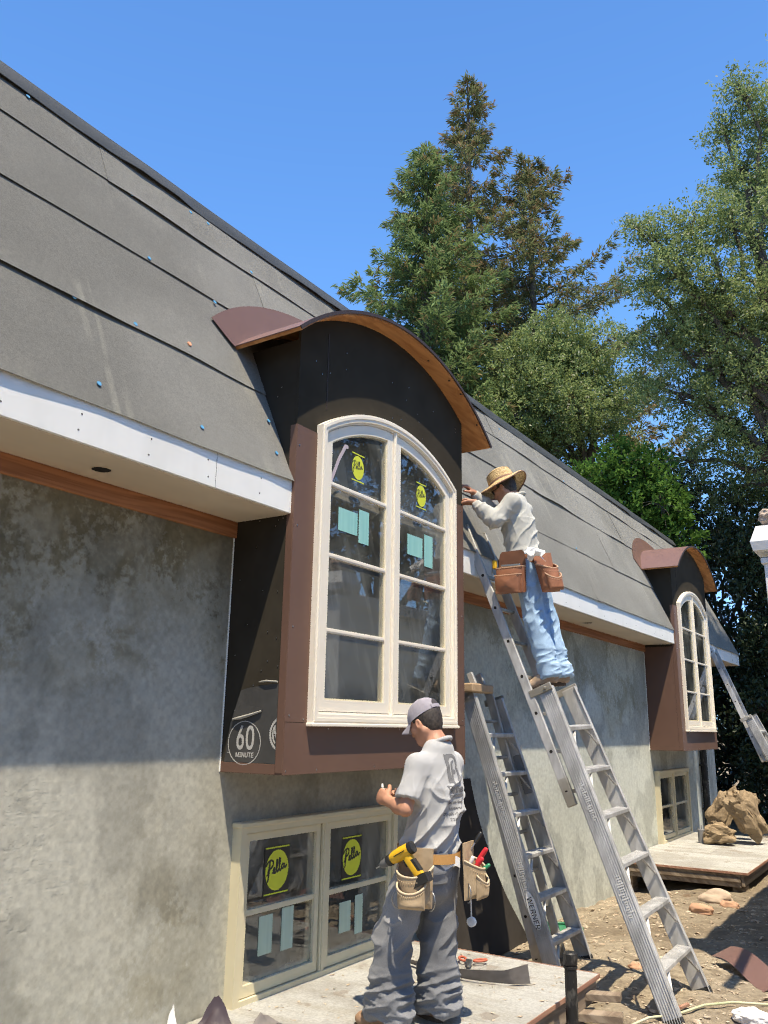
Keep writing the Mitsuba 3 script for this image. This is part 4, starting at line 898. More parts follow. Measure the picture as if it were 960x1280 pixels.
# ================================================================ people
class Field:
    """a signed distance grid that round cones, lofts and ellipsoids are blended into, meshed with surface nets"""
    def __init__(s, lo, hi, h):
        s.lo, s.h = np.array(lo, float), h
        s.n = np.ceil((np.array(hi) - s.lo) / h).astype(int) + 1
        s.g = np.full(s.n, .3, np.float32)
    def sub(s, lo, hi):
        a = np.clip(np.floor((np.asarray(lo) - s.lo) / s.h).astype(int), 0, s.n); b = np.clip(np.ceil((np.asarray(hi) - s.lo) / s.h).astype(int) + 1, 0, s.n)
        sl = tuple(slice(i, j) for i, j in zip(a, b))
        ax = [s.lo[q] + s.h * np.arange(a[q], b[q]) for q in range(3)]
        return sl, np.stack(np.meshgrid(*ax, indexing='ij'), -1)
    def put(s, sl, d, k):
        g = s.g[sl]; d = d.astype(np.float32)
        if k > 0:
            q = np.maximum(k - np.abs(g - d), 0) / k
            s.g[sl] = np.minimum(g, d) - q * q * k * .25
        else: s.g[sl] = np.minimum(g, d)
    def cut(s, sl, d): s.g[sl] = np.maximum(s.g[sl], -d.astype(np.float32))
    def cone(s, a, b, ra, rb, k=.02, end=None, start=None):
        a, b = np.asarray(a, float), np.asarray(b, float); m = max(ra, rb) + k + 2 * s.h
        sl, P = s.sub(np.minimum(a, b) - m, np.maximum(a, b) + m)
        ab = b - a; t = np.clip(((P - a) @ ab) / (ab @ ab), 0, 1)
        d = np.linalg.norm(P - a - t[..., None] * ab, axis=-1) - (ra + (rb - ra) * t)
        if end is not None: d = np.maximum(d, (P - b) @ unit(ab) - end)
        if start is not None: d = np.maximum(d, (a - P) @ unit(ab) - start)
        s.put(sl, d, k)
    def chain(s, pts, rs, k=.02, k0=.02):
        for i in range(len(pts) - 1): s.cone(pts[i], pts[i + 1], rs[i], rs[i + 1], k0 if i == 0 else k)
    def ell(s, c, r, M=None, k=.02, neg=False):
        c, r = np.asarray(c, float), np.asarray(r, float); m = r.max() + k + 2 * s.h
        sl, P = s.sub(c - m, c + m)
        q = P - c
        if M is not None: q = q @ np.asarray(M).T
        k0 = np.linalg.norm(q / r, axis=-1); k1 = np.linalg.norm(q / (r * r), axis=-1) + 1e-9
        d = k0 * (k0 - 1) / k1
        s.cut(sl, d) if neg else s.put(sl, d, k)
    def loft(s, pts, w, dp, lat, k=.03, flat0=None, flat1=None, p=2.0):
        """elliptic cross sections (half width w along lat, half depth dp) along a polyline"""
        pts = np.asarray(pts, float); m = max(max(w), max(dp)) + k + 2 * s.h
        sl, P = s.sub(pts.min(0) - m, pts.max(0) + m)
        best = np.full(P.shape[:3], 9e9); out = np.zeros(P.shape[:3])
        lats = lat if np.ndim(lat) == 2 else np.tile(lat, (len(pts), 1))
        for i in range(len(pts) - 1):
            a, b = pts[i], pts[i + 1]; ab = b - a; L2 = ab @ ab
            tr = ((P - a) @ ab) / L2; t = np.clip(tr, 0, 1)
            q = P - a - t[..., None] * ab
            dist = (q * q).sum(-1)
            la = lats[i] * (1 - t[..., None]) + lats[i + 1] * t[..., None]
            d_ = unit(ab)
            la = la - (la @ d_)[..., None] * d_; la /= np.linalg.norm(la, axis=-1, keepdims=True)
            th = np.cross(d_, la)
            W = w[i] + (w[i + 1] - w[i]) * t; D = dp[i] + (dp[i + 1] - dp[i]) * t
            u, v, e = (q * la).sum(-1), (q * th).sum(-1), q @ d_
            mn = np.minimum(W, D)
            rad = (np.abs(u / W) ** p + np.abs(v / D) ** p + np.abs(e / mn) ** p) ** (1 / p)
            dd = (rad - 1) * mn
            if i == 0 and flat0 is not None: dd = np.maximum(np.where(tr < 0, ((np.abs(u / W) ** p + np.abs(v / D) ** p) ** (1 / p) - 1) * mn, dd), (a - P) @ d_ - flat0)
            if i == len(pts) - 2 and flat1 is not None: dd = np.maximum(np.where(tr > 1, ((np.abs(u / W) ** p + np.abs(v / D) ** p) ** (1 / p) - 1) * mn, dd), (P - b) @ d_ - flat1)
            c = dist < best
            out = np.where(c, dd, out); best = np.where(c, dist, best)
        s.put(sl, out, k)
    def plane(s, c, n):
        """keeps what lies behind the plane (n points away)"""
        sl, P = s.sub(s.lo, s.lo + s.h * (s.n - 1))
        s.g[sl] = np.maximum(s.g[sl], ((P - np.asarray(c)) @ unit(n)).astype(np.float32))
    def mesh(s, smooth=3):
        g = s.g.copy()
        g[0], g[-1], g[:, 0], g[:, -1], g[:, :, 0], g[:, :, -1] = .1, .1, .1, .1, .1, .1
        ins = g < 0
        c = np.zeros(np.array(g.shape) - 1, np.int8)
        for i in np.ndindex(2, 2, 2): c += ins[i[0]:g.shape[0] - 1 + i[0], i[1]:g.shape[1] - 1 + i[1], i[2]:g.shape[2] - 1 + i[2]]
        cells = np.argwhere((c > 0) & (c < 8))
        idx = np.full(c.shape, -1, np.int64); idx[tuple(cells.T)] = np.arange(len(cells))
        acc, cnt = np.zeros((len(cells), 3)), np.zeros((len(cells), 1))
        corners = list(np.ndindex(2, 2, 2))
        vals = {q: g[tuple((cells + q).T)] for q in corners}
        for q in corners:
            for axis in range(3):
                if q[axis]: continue
                q2 = list(q); q2[axis] = 1; q2 = tuple(q2)
                v0, v1 = vals[q], vals[q2]; x = (v0 < 0) != (v1 < 0)
                t = v0[x] / (v0[x] - v1[x])
                p = np.tile(np.array(q, float), (x.sum(), 1)); p[:, axis] += t
                acc[x] += p; cnt[x] += 1
        v = s.lo + s.h * (cells + acc / cnt)
        fs = []
        for axis in range(3):
            o = [a for a in range(3) if a != axis]
            sl0 = [slice(None)] * 3; sl1 = [slice(None)] * 3
            sl0[axis] = slice(0, -1); sl1[axis] = slice(1, None)
            A, B = ins[tuple(sl0)], ins[tuple(sl1)]
            e = np.argwhere(A != B)
            e = e[(e[:, o[0]] > 0) & (e[:, o[1]] > 0)]
            e = e[(e[:, o[0]] < c.shape[o[0]]) & (e[:, o[1]] < c.shape[o[1]])]
            inner = A[tuple(e.T)]
            ids = []
            for du, dv in ((-1, -1), (0, -1), (0, 0), (-1, 0)):
                q = e.copy(); q[:, o[0]] += du; q[:, o[1]] += dv
                ids.append(idx[tuple(q.T)])
            ids = np.stack(ids, 1)
            fl = inner if axis != 1 else ~inner
            ids[~fl] = ids[~fl][:, ::-1]
            fs.append(ids)
        f = np.vstack(fs); f = np.vstack([f[:, [0, 1, 2]], f[:, [0, 2, 3]]])
        if smooth:
            import scipy.sparse as sp
            e = np.vstack([f[:, [0, 1]], f[:, [1, 2]], f[:, [2, 0]]]); n = len(v)
            Aj = sp.coo_matrix((np.ones(len(e)), (e[:, 0], e[:, 1])), (n, n)).tocsr(); Aj = ((Aj + Aj.T) > 0).astype(float)
            dg = np.maximum(np.asarray(Aj.sum(1)), 1)
            for i in range(smooth):
                v = v + .5 * (Aj @ v / dg - v); v = v - .52 * (Aj @ v / dg - v)
        return v, f
def normals(v, f):
    n = np.zeros_like(v); fn = np.cross(v[f[:, 1]] - v[f[:, 0]], v[f[:, 2]] - v[f[:, 0]])
    for k in range(3): np.add.at(n, f[:, k], fn)
    return n / (np.linalg.norm(n, axis=1, keepdims=True) + 1e-12)
def crease(q, seed): return 1 - np.abs(2 * meshkit.noise(q, seed) - 1)
def hand(F, wrist, d, palm, thumb, curl, spread=.10, scale=1.0, curls=None):
    """palm and five fingers into the field: d along the hand, palm = direction the palm faces, thumb = side the thumb is on"""
    d = unit(d); palm = unit(palm - d * (palm @ d)); th = unit(np.cross(d, palm)); th = th if th @ thumb > 0 else -th
    s = scale; w = np.asarray(wrist, float)
    kn = w + d * .088 * s
    F.loft([w, w + d * .045 * s, kn], [.026 * s, .040 * s, .041 * s], [.019 * s, .017 * s, .013 * s], th, k=.016)
    for i, (off, L, r) in enumerate(((.031, .078, .0088), (.010, .088, .0092), (-.011, .082, .0088), (-.031, .064, .0078))):
        c = curl if curls is None else curls[i]
        p = kn + th * off * s - d * (.004 + .006 * abs(i - 1)) * s
        fd = unit(d + th * off * spread * 20 * .1)
        pts = [p - fd * .012]; ang = 0
        for seg, (q, cc) in enumerate(((.44, .9), (.30, 1.15), (.26, .75))):
            ang += c * cc
            dirn = fd * math.cos(ang) + palm * math.sin(ang)
            pts.append((p if seg == 0 else pts[-1]) + dirn * L * q * s)
        F.chain(pts, [r * s * 1.08, r * s, r * s * .92, r * s * .80], k=.004, k0=.007)
    t0 = w + d * .022 * s + th * .028 * s + palm * .008 * s
    td = unit(d * .62 + th * .62 + palm * .45)
    t1 = t0 + td * .044 * s; t2 = t1 + unit(d * .8 + th * .12 + palm * .5) * .032 * s; t3 = t2 + unit(d * .85 - th * .1 + palm * .55) * .022 * s
    F.chain([t0, t1, t2, t3], [.0145 * s, .0115 * s, .010 * s, .0082 * s], k=.006, k0=.014)
def head_into(F, c, f, u, l):
    """skull, jaw, nose, brow, lips, ears; c is the centre of the skull at eye height"""
    M = np.stack([f, l, u]); at = lambda a, b, z: c + f * a + l * b + u * z
    F.ell(at(-.012, 0, .035), (.098, .076, .092), M, k=.02)
    F.ell(at(.022, 0, -.03), (.070, .062, .085), M, k=.03)
    F.ell(at(.050, 0, -.090), (.036, .036, .028), M, k=.03)
    for q in (-1, 1):
        F.cone(at(-.01, q * .058, -.055), at(.05, q * .026, -.098), .022, .016, k=.03)
        F.ell(at(.055, q * .040, -.022), (.024, .024, .02), M, k=.02)
    F.cone(at(.066, -.03, .022), at(.066, .03, .022), .016, .016, k=.02)
    F.cone(at(.078, 0, .008), at(.098, 0, -.036), .008, .012, k=.014)
    for q in (-1, 1): F.ell(at(.088, q * .012, -.040), (.012, .008, .008), M, k=.01)
    for q in (-1, 1): F.ell(at(.084, q * .031, -.002), (.014, .016, .010), M, neg=True)
    F.ell(at(.079, 0, -.066), (.012, .024, .0065), M, k=.006)
    F.ell(at(.077, 0, -.078), (.012, .020, .0065), M, k=.006)
    for q in (-1, 1):
        e = unit(-f * .35 + l * q * .35 + u * .2)
        Me = np.stack([unit(f * .9 + l * q * .42), unit(l * q * .9 - f * .42), u])
        F.ell(at(-.004, q * .081, -.014), (.019, .009, .032), Me, k=.008)
        F.ell(at(.000, q * .089, -.010), (.009, .005, .018), Me, neg=True)
mat('skin', lambda p, n, uv: mix((0.42, 0.205, 0.125), (0.52, 0.275, 0.18), fbm(p.x * 26, p.y * 26, p.z * 26, 3)), .5, spec=.4)
mat('hair_dark', lambda p, n, uv: mix((0.018, 0.014, 0.012), (0.07, 0.055, 0.045), noise(p.x * 160, p.y * 160, p.z * 60)), .6)
mat('eye_white', (0.6, 0.58, 0.55), .2)
def weave(p, n, uv): return .0005 * noise(p.x * 700, p.y * 700, p.z * 700)
mat('tshirt', lambda p, n, uv: mix((0.40, 0.40, 0.40), (0.46, 0.46, 0.46), fbm(p.x * 6, p.y * 6, p.z * 6, 3)), .9, bump=weave, spec=.15)
mat('sweatshirt', lambda p, n, uv: mix((0.42, 0.415, 0.375), (0.50, 0.495, 0.46), fbm(p.x * 5, p.y * 5, p.z * 5, 3)), .9, bump=weave, spec=.15)
def denim(a, b, fade):
    def fn(p, n, uv):
        k = fbm(p.x * 5, p.y * 5, p.z * 4, 4); w = noise(p.x * 420, p.y * 420, p.z * 420)
        c = mix(a, b, smoothstep(.3, .7, k)); c = mix(c, fade, smoothstep(.55, .8, fbm(p.x * 3 + 5, p.y * 3, p.z * 2.2, 3)) * .7)
        return c * (.86 + .28 * w)
    return fn
mat('jeans_grey', denim((0.155, 0.160, 0.175), (0.225, 0.232, 0.25), (0.33, 0.335, 0.35)), .9, bump=weave, spec=.12)
mat('jeans_blue', denim((0.26, 0.38, 0.54), (0.38, 0.52, 0.68), (0.62, 0.72, 0.82)), .9, bump=weave, spec=.12)
mat('boot_leather', lambda p, n, uv: mix((0.20, 0.115, 0.065), (0.34, 0.22, 0.14), fbm(p.x * 20, p.y * 20, p.z * 20, 4)), .7)
mat('boot_tan', lambda p, n, uv: mix((0.30, 0.21, 0.14), (0.44, 0.33, 0.24), fbm(p.x * 20, p.y * 20, p.z * 20, 4)), .75)
mat('sole', (0.10, 0.07, 0.05), .8)
mat('cap_cloth', lambda p, n, uv: mix((0.27, 0.25, 0.29), (0.36, 0.34, 0.38), fbm(p.x * 16, p.y * 16, p.z * 16, 3)), .9, bump=weave)
mat('cap_dark', (0.05, 0.045, 0.05), .9)
def straw_col(p, n, uv):
    w = noise(p.x * 130, p.y * 130, p.z * 260)
    return mix((0.42, 0.28, 0.12), (0.72, 0.55, 0.30), smoothstep(.25, .75, w))
mat('straw', straw_col, .7, bump=lambda p, n, uv: .003 * noise(p.x * 150, p.y * 150, p.z * 280))
mat('hat_band', (0.25, 0.14, 0.10), .8)
mat('suede', lambda p, n, uv: mix((0.33, 0.235, 0.135), (0.50, 0.385, 0.25), fbm(p.x * 16, p.y * 16, p.z * 16, 4)), .85, bump=lambda p, n, uv: .003 * fbm(p.x * 30, p.y * 30, p.z * 30, 3))
mat('suede_rim', (0.58, 0.46, 0.31), .8)
mat('saddle', lambda p, n, uv: mix((0.19, 0.075, 0.035), (0.40, 0.17, 0.085), fbm(p.x * 10, p.y * 10, p.z * 10, 4)), .5, bump=lambda p, n, uv: .003 * fbm(p.x * 30, p.y * 30, p.z * 30, 3))
mat('saddle_dark', lambda p, n, uv: mix((0.10, 0.045, 0.025), (0.26, 0.11, 0.055), fbm(p.x * 10, p.y * 10, p.z * 10, 4)), .5, bump=lambda p, n, uv: .003 * fbm(p.x * 30, p.y * 30, p.z * 30, 3))
mat('saddle_rim', (0.52, 0.33, 0.21), .6)
mat('belt_tan', (0.50, 0.27, 0.09), .6)
mat('tool_yellow', (0.72, 0.42, 0.02), .35)
mat('tool_black', (0.02, 0.02, 0.02), .4)
mat('tool_grey', (0.12, 0.12, 0.125), .4)
mat('tool_red', (0.62, 0.03, 0.04), .35)
mat('tool_green', (0.02, 0.22, 0.10), .35)
mat('cloth_white', (0.78, 0.77, 0.75), .9)

def boot(k, ankle, toe, m, seed):
    """a work boot: shaft, heel, toe box over a flat sole"""
    ankle, toe = np.array(ankle, float), np.array(toe, float)
    fw = toe - ankle; zs = ankle[2] - .105
    up = unit(V(0, 0, 1) - unit(fw) * unit(fw)[2] * 0)
    fx = unit(fw * [1, 1, 0])
    lt = np.cross([0, 0, 1.], fx)
    F = Field(np.minimum(ankle, toe) - .16, np.maximum(ankle, toe) + .16, .006)
    slope = fw[2] + .06
    at = lambda a, b, z: ankle + fx * a + lt * b + V(0, 0, z + (slope * max(a, 0) / .2))
    F.cone(at(-.01, 0, .015), at(-.015, 0, -.02), .042, .046, k=.02)
    F.cone(at(-.035, 0, -.065), at(.06, 0, -.055), .036, .044, k=.03)
    F.cone(at(.06, 0, -.055), at(.135, 0, -.068), .045, .036, k=.03)
    F.ell(at(.14, 0, -.068), (.055, .047, .036), np.stack([fx, lt, V(0, 0, 1)]), k=.02)
    F.cone(at(0, 0, -.02), at(.09, 0, -.05), .045, .035, k=.03)
    v, f = F.mesh(2)
    v[:, 2] = np.maximum(v[:, 2], (ankle[2] - .095) + slope * np.clip((v - ankle) @ fx, 0, 1) / .2)
    bk = add('boot', (v, f), m, k, smooth=True)
    t = np.linspace(0, 2 * np.pi, 28)
    ol = [(-.03 + .112 + .118 * math.cos(q) , (.045 + .006 * math.cos(q)) * math.sin(q)) for q in t[:-1]]
    low = [at(a, b, -.118) for a, b in ol]; hi = [at(a, b, -.090) for a, b in ol]
    add('sole', hull(np.array(low + hi)), 'sole', bk, smooth=40)
def pouch(k, c, out, w, h, dep, m, rim, name='pouch', tilt=0.0, down=(0, 0, -1), second=True, loops=True):
    """back panel, a deep pocket and a shorter pocket in front of it, hanging from the belt; c is the top middle of the back panel"""
    out = unit(out); dn = unit(down); lt = np.cross(dn, out); lt = unit(lt)
    at = lambda a, b, z: np.asarray(c) + lt * a + out * b + dn * z
    U, W = np.meshgrid(np.linspace(-1, 1, 13), np.linspace(0, 1, 8), indexing='ij')
    wob = .010 * (meshkit.noise(np.stack([U * 2, W * 3, U * 0 + c[0] * 9], -1)) - .5)
    P = np.stack([at(a, b, z) for a, b, z in zip((U * w / 2 * (1 - .12 * W)).ravel(), (wob + .004).ravel(), (W * h).ravel())]).reshape(13, 8, 3)
    pk = add(name, slab(P, .005, out), m, k, smooth=40)
    def pocket(w_, z0, z1, dp, b0, nm):
        t = np.linspace(0, np.pi, 22); s = np.linspace(0, 1, 10)
        Tt, Ss = np.meshgrid(t, s, indexing='ij')
        sh = np.where(Ss < .8, 1 - .10 * Ss, 1 - .10 * Ss - .75 * ((Ss - .8) / .2) ** 2)
        wv = 1 + .10 * (meshkit.noise(np.stack([Tt * 1.3, Ss * 3, Tt * 0 + z0 * 31 + c[1] * 5], -1)) - .5) * 2
        a = -np.cos(Tt) * w_ / 2 * (1 - .08 * Ss) ; b = b0 + np.sin(Tt) ** .8 * dp * sh * wv; z = z0 + (z1 - z0) * Ss + (.045 * np.sin(Tt) + .012 * (meshkit.noise(np.stack([Tt * 1.4, Tt * 0 + c[1] * 7, Tt * 0 + z0 * 9], -1)) - .5)) * (1 - Ss)
        Q = np.stack([at(*q) for q in zip(a.ravel(), b.ravel(), z.ravel())]).reshape(22, 10, 3)
        o = add(nm, slab(Q, .005, out), m, pk, smooth=45)
        add(nm + '_rim', tube(Q[:, 0] + out * -.002, .0055, 8), rim, pk, smooth=True)
        add(nm + '_stitching', cat(*[disc(Q[i, 1] * .6 + Q[i, 2] * .4 + out * .003, .0028, out, .0015, 6) for i in range(2, 20)]), rim, pk, kind='stuff')
    pocket(w, h * .30, h, dep, .006, 'pocket')
    if second: pocket(w * .80, h * .55, h * .98, dep * .45, dep * .80, 'front_pocket')
    if loops:
        t = np.linspace(0, np.pi, 14)
        for s_ in (-1, 1): add('loop', tube([at(s_ * w * .42 + s_ * .035 * math.sin(q), .02 + .03 * math.sin(q), h * .72 + .05 * math.cos(q) + .04) for q in t], .0028, 6), 'steel', pk, smooth=True)
    return pk
def belt(k, c, lt, fw, w, d, z_tilt, m, hgt=.05):
    t = np.linspace(0, 2 * np.pi, 48)
    rows = []
    for dz in (-hgt / 2, hgt / 2):
        rows.append(np.stack([np.asarray(c) + lt * w * math.sin(q) + fw * d * math.cos(q) + V(0, 0, dz + z_tilt * math.cos(q)) for q in t]))
    P = np.stack(rows, 0)
    v, f = grid(P); ctr = np.asarray(c)
    rad = (v - ctr) * [1, 1, 0]; rad /= np.linalg.norm(rad, axis=1, keepdims=True)
    return add('belt', cat((v, f), (v - rad * .005, f[:, ::-1])), m, k, smooth=True)

def person(label, J, fw, shirt_m, jeans_m, boot_m, long_sleeve, hands, seed, fold, drape, cuff, shirt_fold=1.0, hairless=False):
    k = thing('person', label, 'person')
    fw = unit(fw); lf = np.cross([0, 0, 1.], fw)          # left of the body
    hd_f = unit(J['face']); hd_u = unit(J['head_up'] - hd_f * (np.asarray(J['head_up']) @ hd_f)); hd_l = np.cross(hd_u, hd_f)
    pts = np.array([v for q, v in J.items() if q not in ('face', 'head_up', 'latS', 'latH')], float)
    lo, hi = pts.min(0) - .26, pts.max(0) + .26
    latS, latH = unit(J.get('latS', lf)), unit(J.get('latH', lf))
    pel, wai, che, nk, hc_ = (np.array(J[q], float) for q in ('pelvis', 'waist', 'chest', 'neck', 'head'))
    # --- body, one continuous skin
    F = Field(lo, hi, .0050)
    spine = [pel - V(0, 0, .04), pel + V(0, 0, .05), wai, che, nk - (nk - che) * .12]
    lats = np.stack([latH, latH, unit(latH + latS), latS, latS])
    F.loft(spine, [.145, .148, .132, .150, .085], [.095, .098, .090, .102, .062], lats, k=.03)
    F.cone(nk - (nk - che) * .15, hc_ - hd_u * .06 - hd_f * .025, .058, .052, k=.04)
    head_into(F, hc_, hd_f, hd_u, hd_l)
    for s in ('L', 'R'):
        sh, el, wr = (np.array(J[q + s], float) for q in ('sh', 'el', 'wr'))
        F.cone(che + (sh - che) * .45 + V(0, 0, .04), sh, .07, .056, k=.05)
        F.cone(sh, el, .048, .037, k=.02)
        F.cone(el, el + (wr - el) * .35, .038, .041, k=.015); F.cone(el + (wr - el) * .35, wr, .041, .027, k=.02)
        hip, kn, an = (np.array(J[q + s], float) for q in ('hip', 'kn', 'an'))
        F.cone(hip, kn, .070, .047, k=.05); F.cone(kn, kn + (an - kn) * .35, .044, .045, k=.03); F.cone(kn + (an - kn) * .35, an, .045, .034, k=.03)
        h = hands[s]; hand(F, wr, h['d'], h['palm'], h['thumb'], h['curl'], curls=h.get('curls'))
    add('body', F.mesh(2), 'skin', k, smooth=True)
    # --- shirt
    F = Field(lo, hi, .0065)
    bot = np.array(J['hem'], float)
    sp = [bot, bot + (wai - bot) * .5, wai, che, nk - (nk - che) * .20]
    W, D = drape
    F.loft(sp, [W * .162, W * .166, W * .160, W * .178, .118], [D * .118, D * .120, D * .116, D * .126, .082], np.stack([latH, latH, unit(latH + latS), latS, latS]), k=.03, flat0=.0)
    for s in ('L', 'R'):
        sh, el, wr = (np.array(J[q + s], float) for q in ('sh', 'el', 'wr'))
        F.cone(che + (sh - che) * .4 + V(0, 0, .06), sh, .074, .060, k=.05)
        if long_sleeve:
            F.cone(sh, el, .064, .064, k=.05); F.cone(el, el + (wr - el) * .5, .064, .056, k=.03); F.cone(el + (wr - el) * .5, wr - unit(wr - el) * .01, .056, .038, k=.03, end=0)
        else:
            e = sh + (el - sh) * .80
            F.cone(sh, e, .058, .074, k=.04, end=.0)
    v, f = F.mesh(3); n = normals(v, f)
    q = v - che
    a, b, c_ = q @ latS, q @ fw, q[:, 2]
    wob = meshkit.fbm(np.stack([a * 4, b * 4, c_ * 3], -1) + seed, 3, seed)
    def folds(u, k, pw): return (1 - np.abs(np.sin(u * k))) ** pw
    msk = np.clip(meshkit.noise(np.stack([a * 4.5, b * 4.5, c_ * 3.5], -1) + 3 * seed, seed) * 2.2 - .5, 0, 1)
    msk2 = np.clip(meshkit.noise(np.stack([a * 5.5, b * 5.5, c_ * 4], -1) + 7 * seed, seed + 1) * 2.2 - .6, 0, 1)
    fo = folds(b * .9 + c_ * .55 + a * .5 + .16 * wob, 34, 2.2) * .026 * msk + folds(b * 1.0 - c_ * .35 - a * .4 + .14 * wob, 46, 2.2) * .015 * msk2
    fo += crease(np.stack([a * 12 - c_ * 6, b * 12, c_ * 6], -1), seed + 3) ** 3 * .008 - .010
    lowr = np.clip((che[2] + .16 - v[:, 2]) / .22, .15, 1)
    v2 = v + n * (fo * lowr * shirt_fold)[:, None]
    for s in ('L', 'R'):
        sh, el, wr = (np.array(J[q + s], float) for q in ('sh', 'el', 'wr'))
        if long_sleeve:
            ax = unit(wr - el); t = (v - el) @ ax; r = np.linalg.norm(v - el - np.outer(t, ax), axis=1)
            near = np.exp(-(r / .09) ** 4) * (t > -.06) * (t < np.linalg.norm(wr - el) + .03)
            v2 += n * (near * (crease(np.stack([t * 22, v[:, 0] * 6, v[:, 2] * 7], -1), seed + 8) ** 2.5 * .018 - .003))[:, None]
    shirt = add('shirt', (v2, f), shirt_m, k, smooth=True)
    ring = tube([nk - (nk - che) * .02 + latS * .066 * math.sin(t) + fw * .070 * math.cos(t) + V(0, 0, -.030 * math.cos(t) + .004) for t in np.linspace(0, 2 * np.pi, 30)], .012, 8, False)
    add('collar', ring, shirt_m, shirt, smooth=True)
    # --- jeans
    F = Field(lo - V(.05, .05, .05), hi, .0065)
    F.loft([pel - V(0, 0, .09), pel, wai - V(0, 0, .02)], [.168, .176, .158], [.112, .132, .116], latH, k=.03, flat1=.0)
    for s in ('L', 'R'):
        hip, kn, an = (np.array(J[q + s], float) for q in ('hip', 'kn', 'an'))
        d = unit(an - kn)
        F.cone(hip + V(0, 0, .02), kn, .100, cuff[0], k=.05)
        F.cone(kn, kn + (an - kn) * .55, cuff[0], cuff[1], k=.03)
        F.cone(kn + (an - kn) * .55, an + d * .055, cuff[1], cuff[2], k=.03, end=0)
    v, f = F.mesh(3); n = normals(v, f)
    off = np.zeros(len(v))
    for s in ('L', 'R'):
        hip, kn, an = (np.array(J[q + s], float) for q in ('hip', 'kn', 'an'))
        ax = unit(an - kn); t = (v - kn) @ ax / np.linalg.norm(an - kn)
        r = np.linalg.norm(v - kn - np.outer((v - kn) @ ax, ax), axis=1)
        near = (r < .16) & (v[:, 2] < kn[2] + .25)
        ang = np.arctan2((v - kn) @ np.cross(ax, latH), (v - kn) @ latH)
        st = np.clip((t - .42) / .35, 0, 1)
        lowf = crease(np.stack([t * 7.5 + .9 * np.sin(ang + seed), np.cos(ang) * .55, np.sin(ang) * .55 + seed], -1), seed) ** 1.8 * fold + crease(np.stack([t * 15 + 1.2 * np.sin(ang + 2 * seed), np.cos(ang) * .9, np.sin(ang) * .9], -1), seed + 11) ** 3 * .012 - .014
        knf = crease(np.stack([t * 5 + .9 * np.sin(ang * 1 + 1 + seed), np.cos(ang) * 1.4, np.sin(ang) * 1.4], -1), seed + 5) ** 2.5 * .024 - .004
        kw = np.exp(-((t - .02) / .38) ** 2)
        off = np.where(near, lowf * st + knf * kw * (1 - st), off)
    thigh = crease(np.stack([v[:, 0] * 7 + v[:, 2] * 6, v[:, 1] * 7 - v[:, 2] * 5, v[:, 2] * 2.5], -1), seed + 2) ** 2.5 * .016 - .003
    knz = (J['knL'][2] + J['knR'][2]) / 2
    off = off + thigh * np.clip((v[:, 2] - knz - .05) / .2, 0, 1)
    off *= np.clip((wai[2] + .0 - v[:, 2]) / .12, .1, 1)
    jn = add('jeans', (v + n * off[:, None], f), jeans_m, k, smooth=True)
    # back pockets
    for s in (-1, 1):
        U, W_ = np.meshgrid(np.linspace(-1, 1, 7), np.linspace(0, 1, 7), indexing='ij')
        P = pel - fw * .5 + latH * (s * .085 + U * .065 * (1 - .1 * W_))[..., None] + V(0, 0, 1) * (.075 - W_ * .15)[..., None]
        from scipy.spatial import cKDTree
        # lay the patch on the cloth along the facing direction
        vv = v + n * off[:, None]
        rel = vv - P.reshape(-1, 3)[:, None][0]
        Q = []
        back = (n @ fw) < -.15
        tv = cKDTree(np.stack([vv[back] @ latH, vv[back][:, 2]], -1))
        dd, ii = tv.query(np.stack([P.reshape(-1, 3) @ latH, P.reshape(-1, 3)[:, 2]], -1), k=4)
        depth = (vv[back] @ fw)[ii].min(1)
        base = P.reshape(-1, 3)
        base = base + fw * (depth - base @ fw)[:, None] - fw * .004
        add('back_pocket', slab(base.reshape(7, 7, 3), .003, -fw), jeans_m, jn, smooth=40)
    for s in ('L', 'R'): boot(k, J['an' + s], J['toe' + s], boot_m, seed)
    for s in (-1, 1): add('eye', trimesh.creation.icosphere(2, .0115), 'eye_white', k, smooth=True); scene[list(scene)[-1]]['to_world'] = mi.ScalarTransform4f().translate((hc_ + hd_f * .076 + hd_l * s * .031 - hd_u * .002).tolist())
    if not hairless:
        F = Field(hc_ - .18, hc_ + .18, .005)
        M = np.stack([hd_f, hd_l, hd_u])
        F.ell(hc_ - hd_f * .014 + hd_u * .030, (.103, .0815, .098), M, k=0)
        F.ell(hc_ - hd_f * .035 - hd_u * .02, (.068, .066, .075), M, k=.02)
        F.plane(hc_ + hd_f * .035 - hd_u * .0, hd_f)
        F.plane(hc_ - hd_u * .075, -hd_u + hd_f * .25)
        for s in (-1, 1): F.ell(hc_ + hd_f * .028 + hd_l * s * .075 - hd_u * .05, (.05, .03, .055), M, neg=True)
        v, f = F.mesh(1)
        add('hair', (v + normals(v, f) * (.003 * (meshkit.noise(v * 180, 3) - .5))[:, None], f), 'hair_dark', k, smooth=True)
    return k, (hc_, hd_f, hd_u, hd_l), (fw, lf)

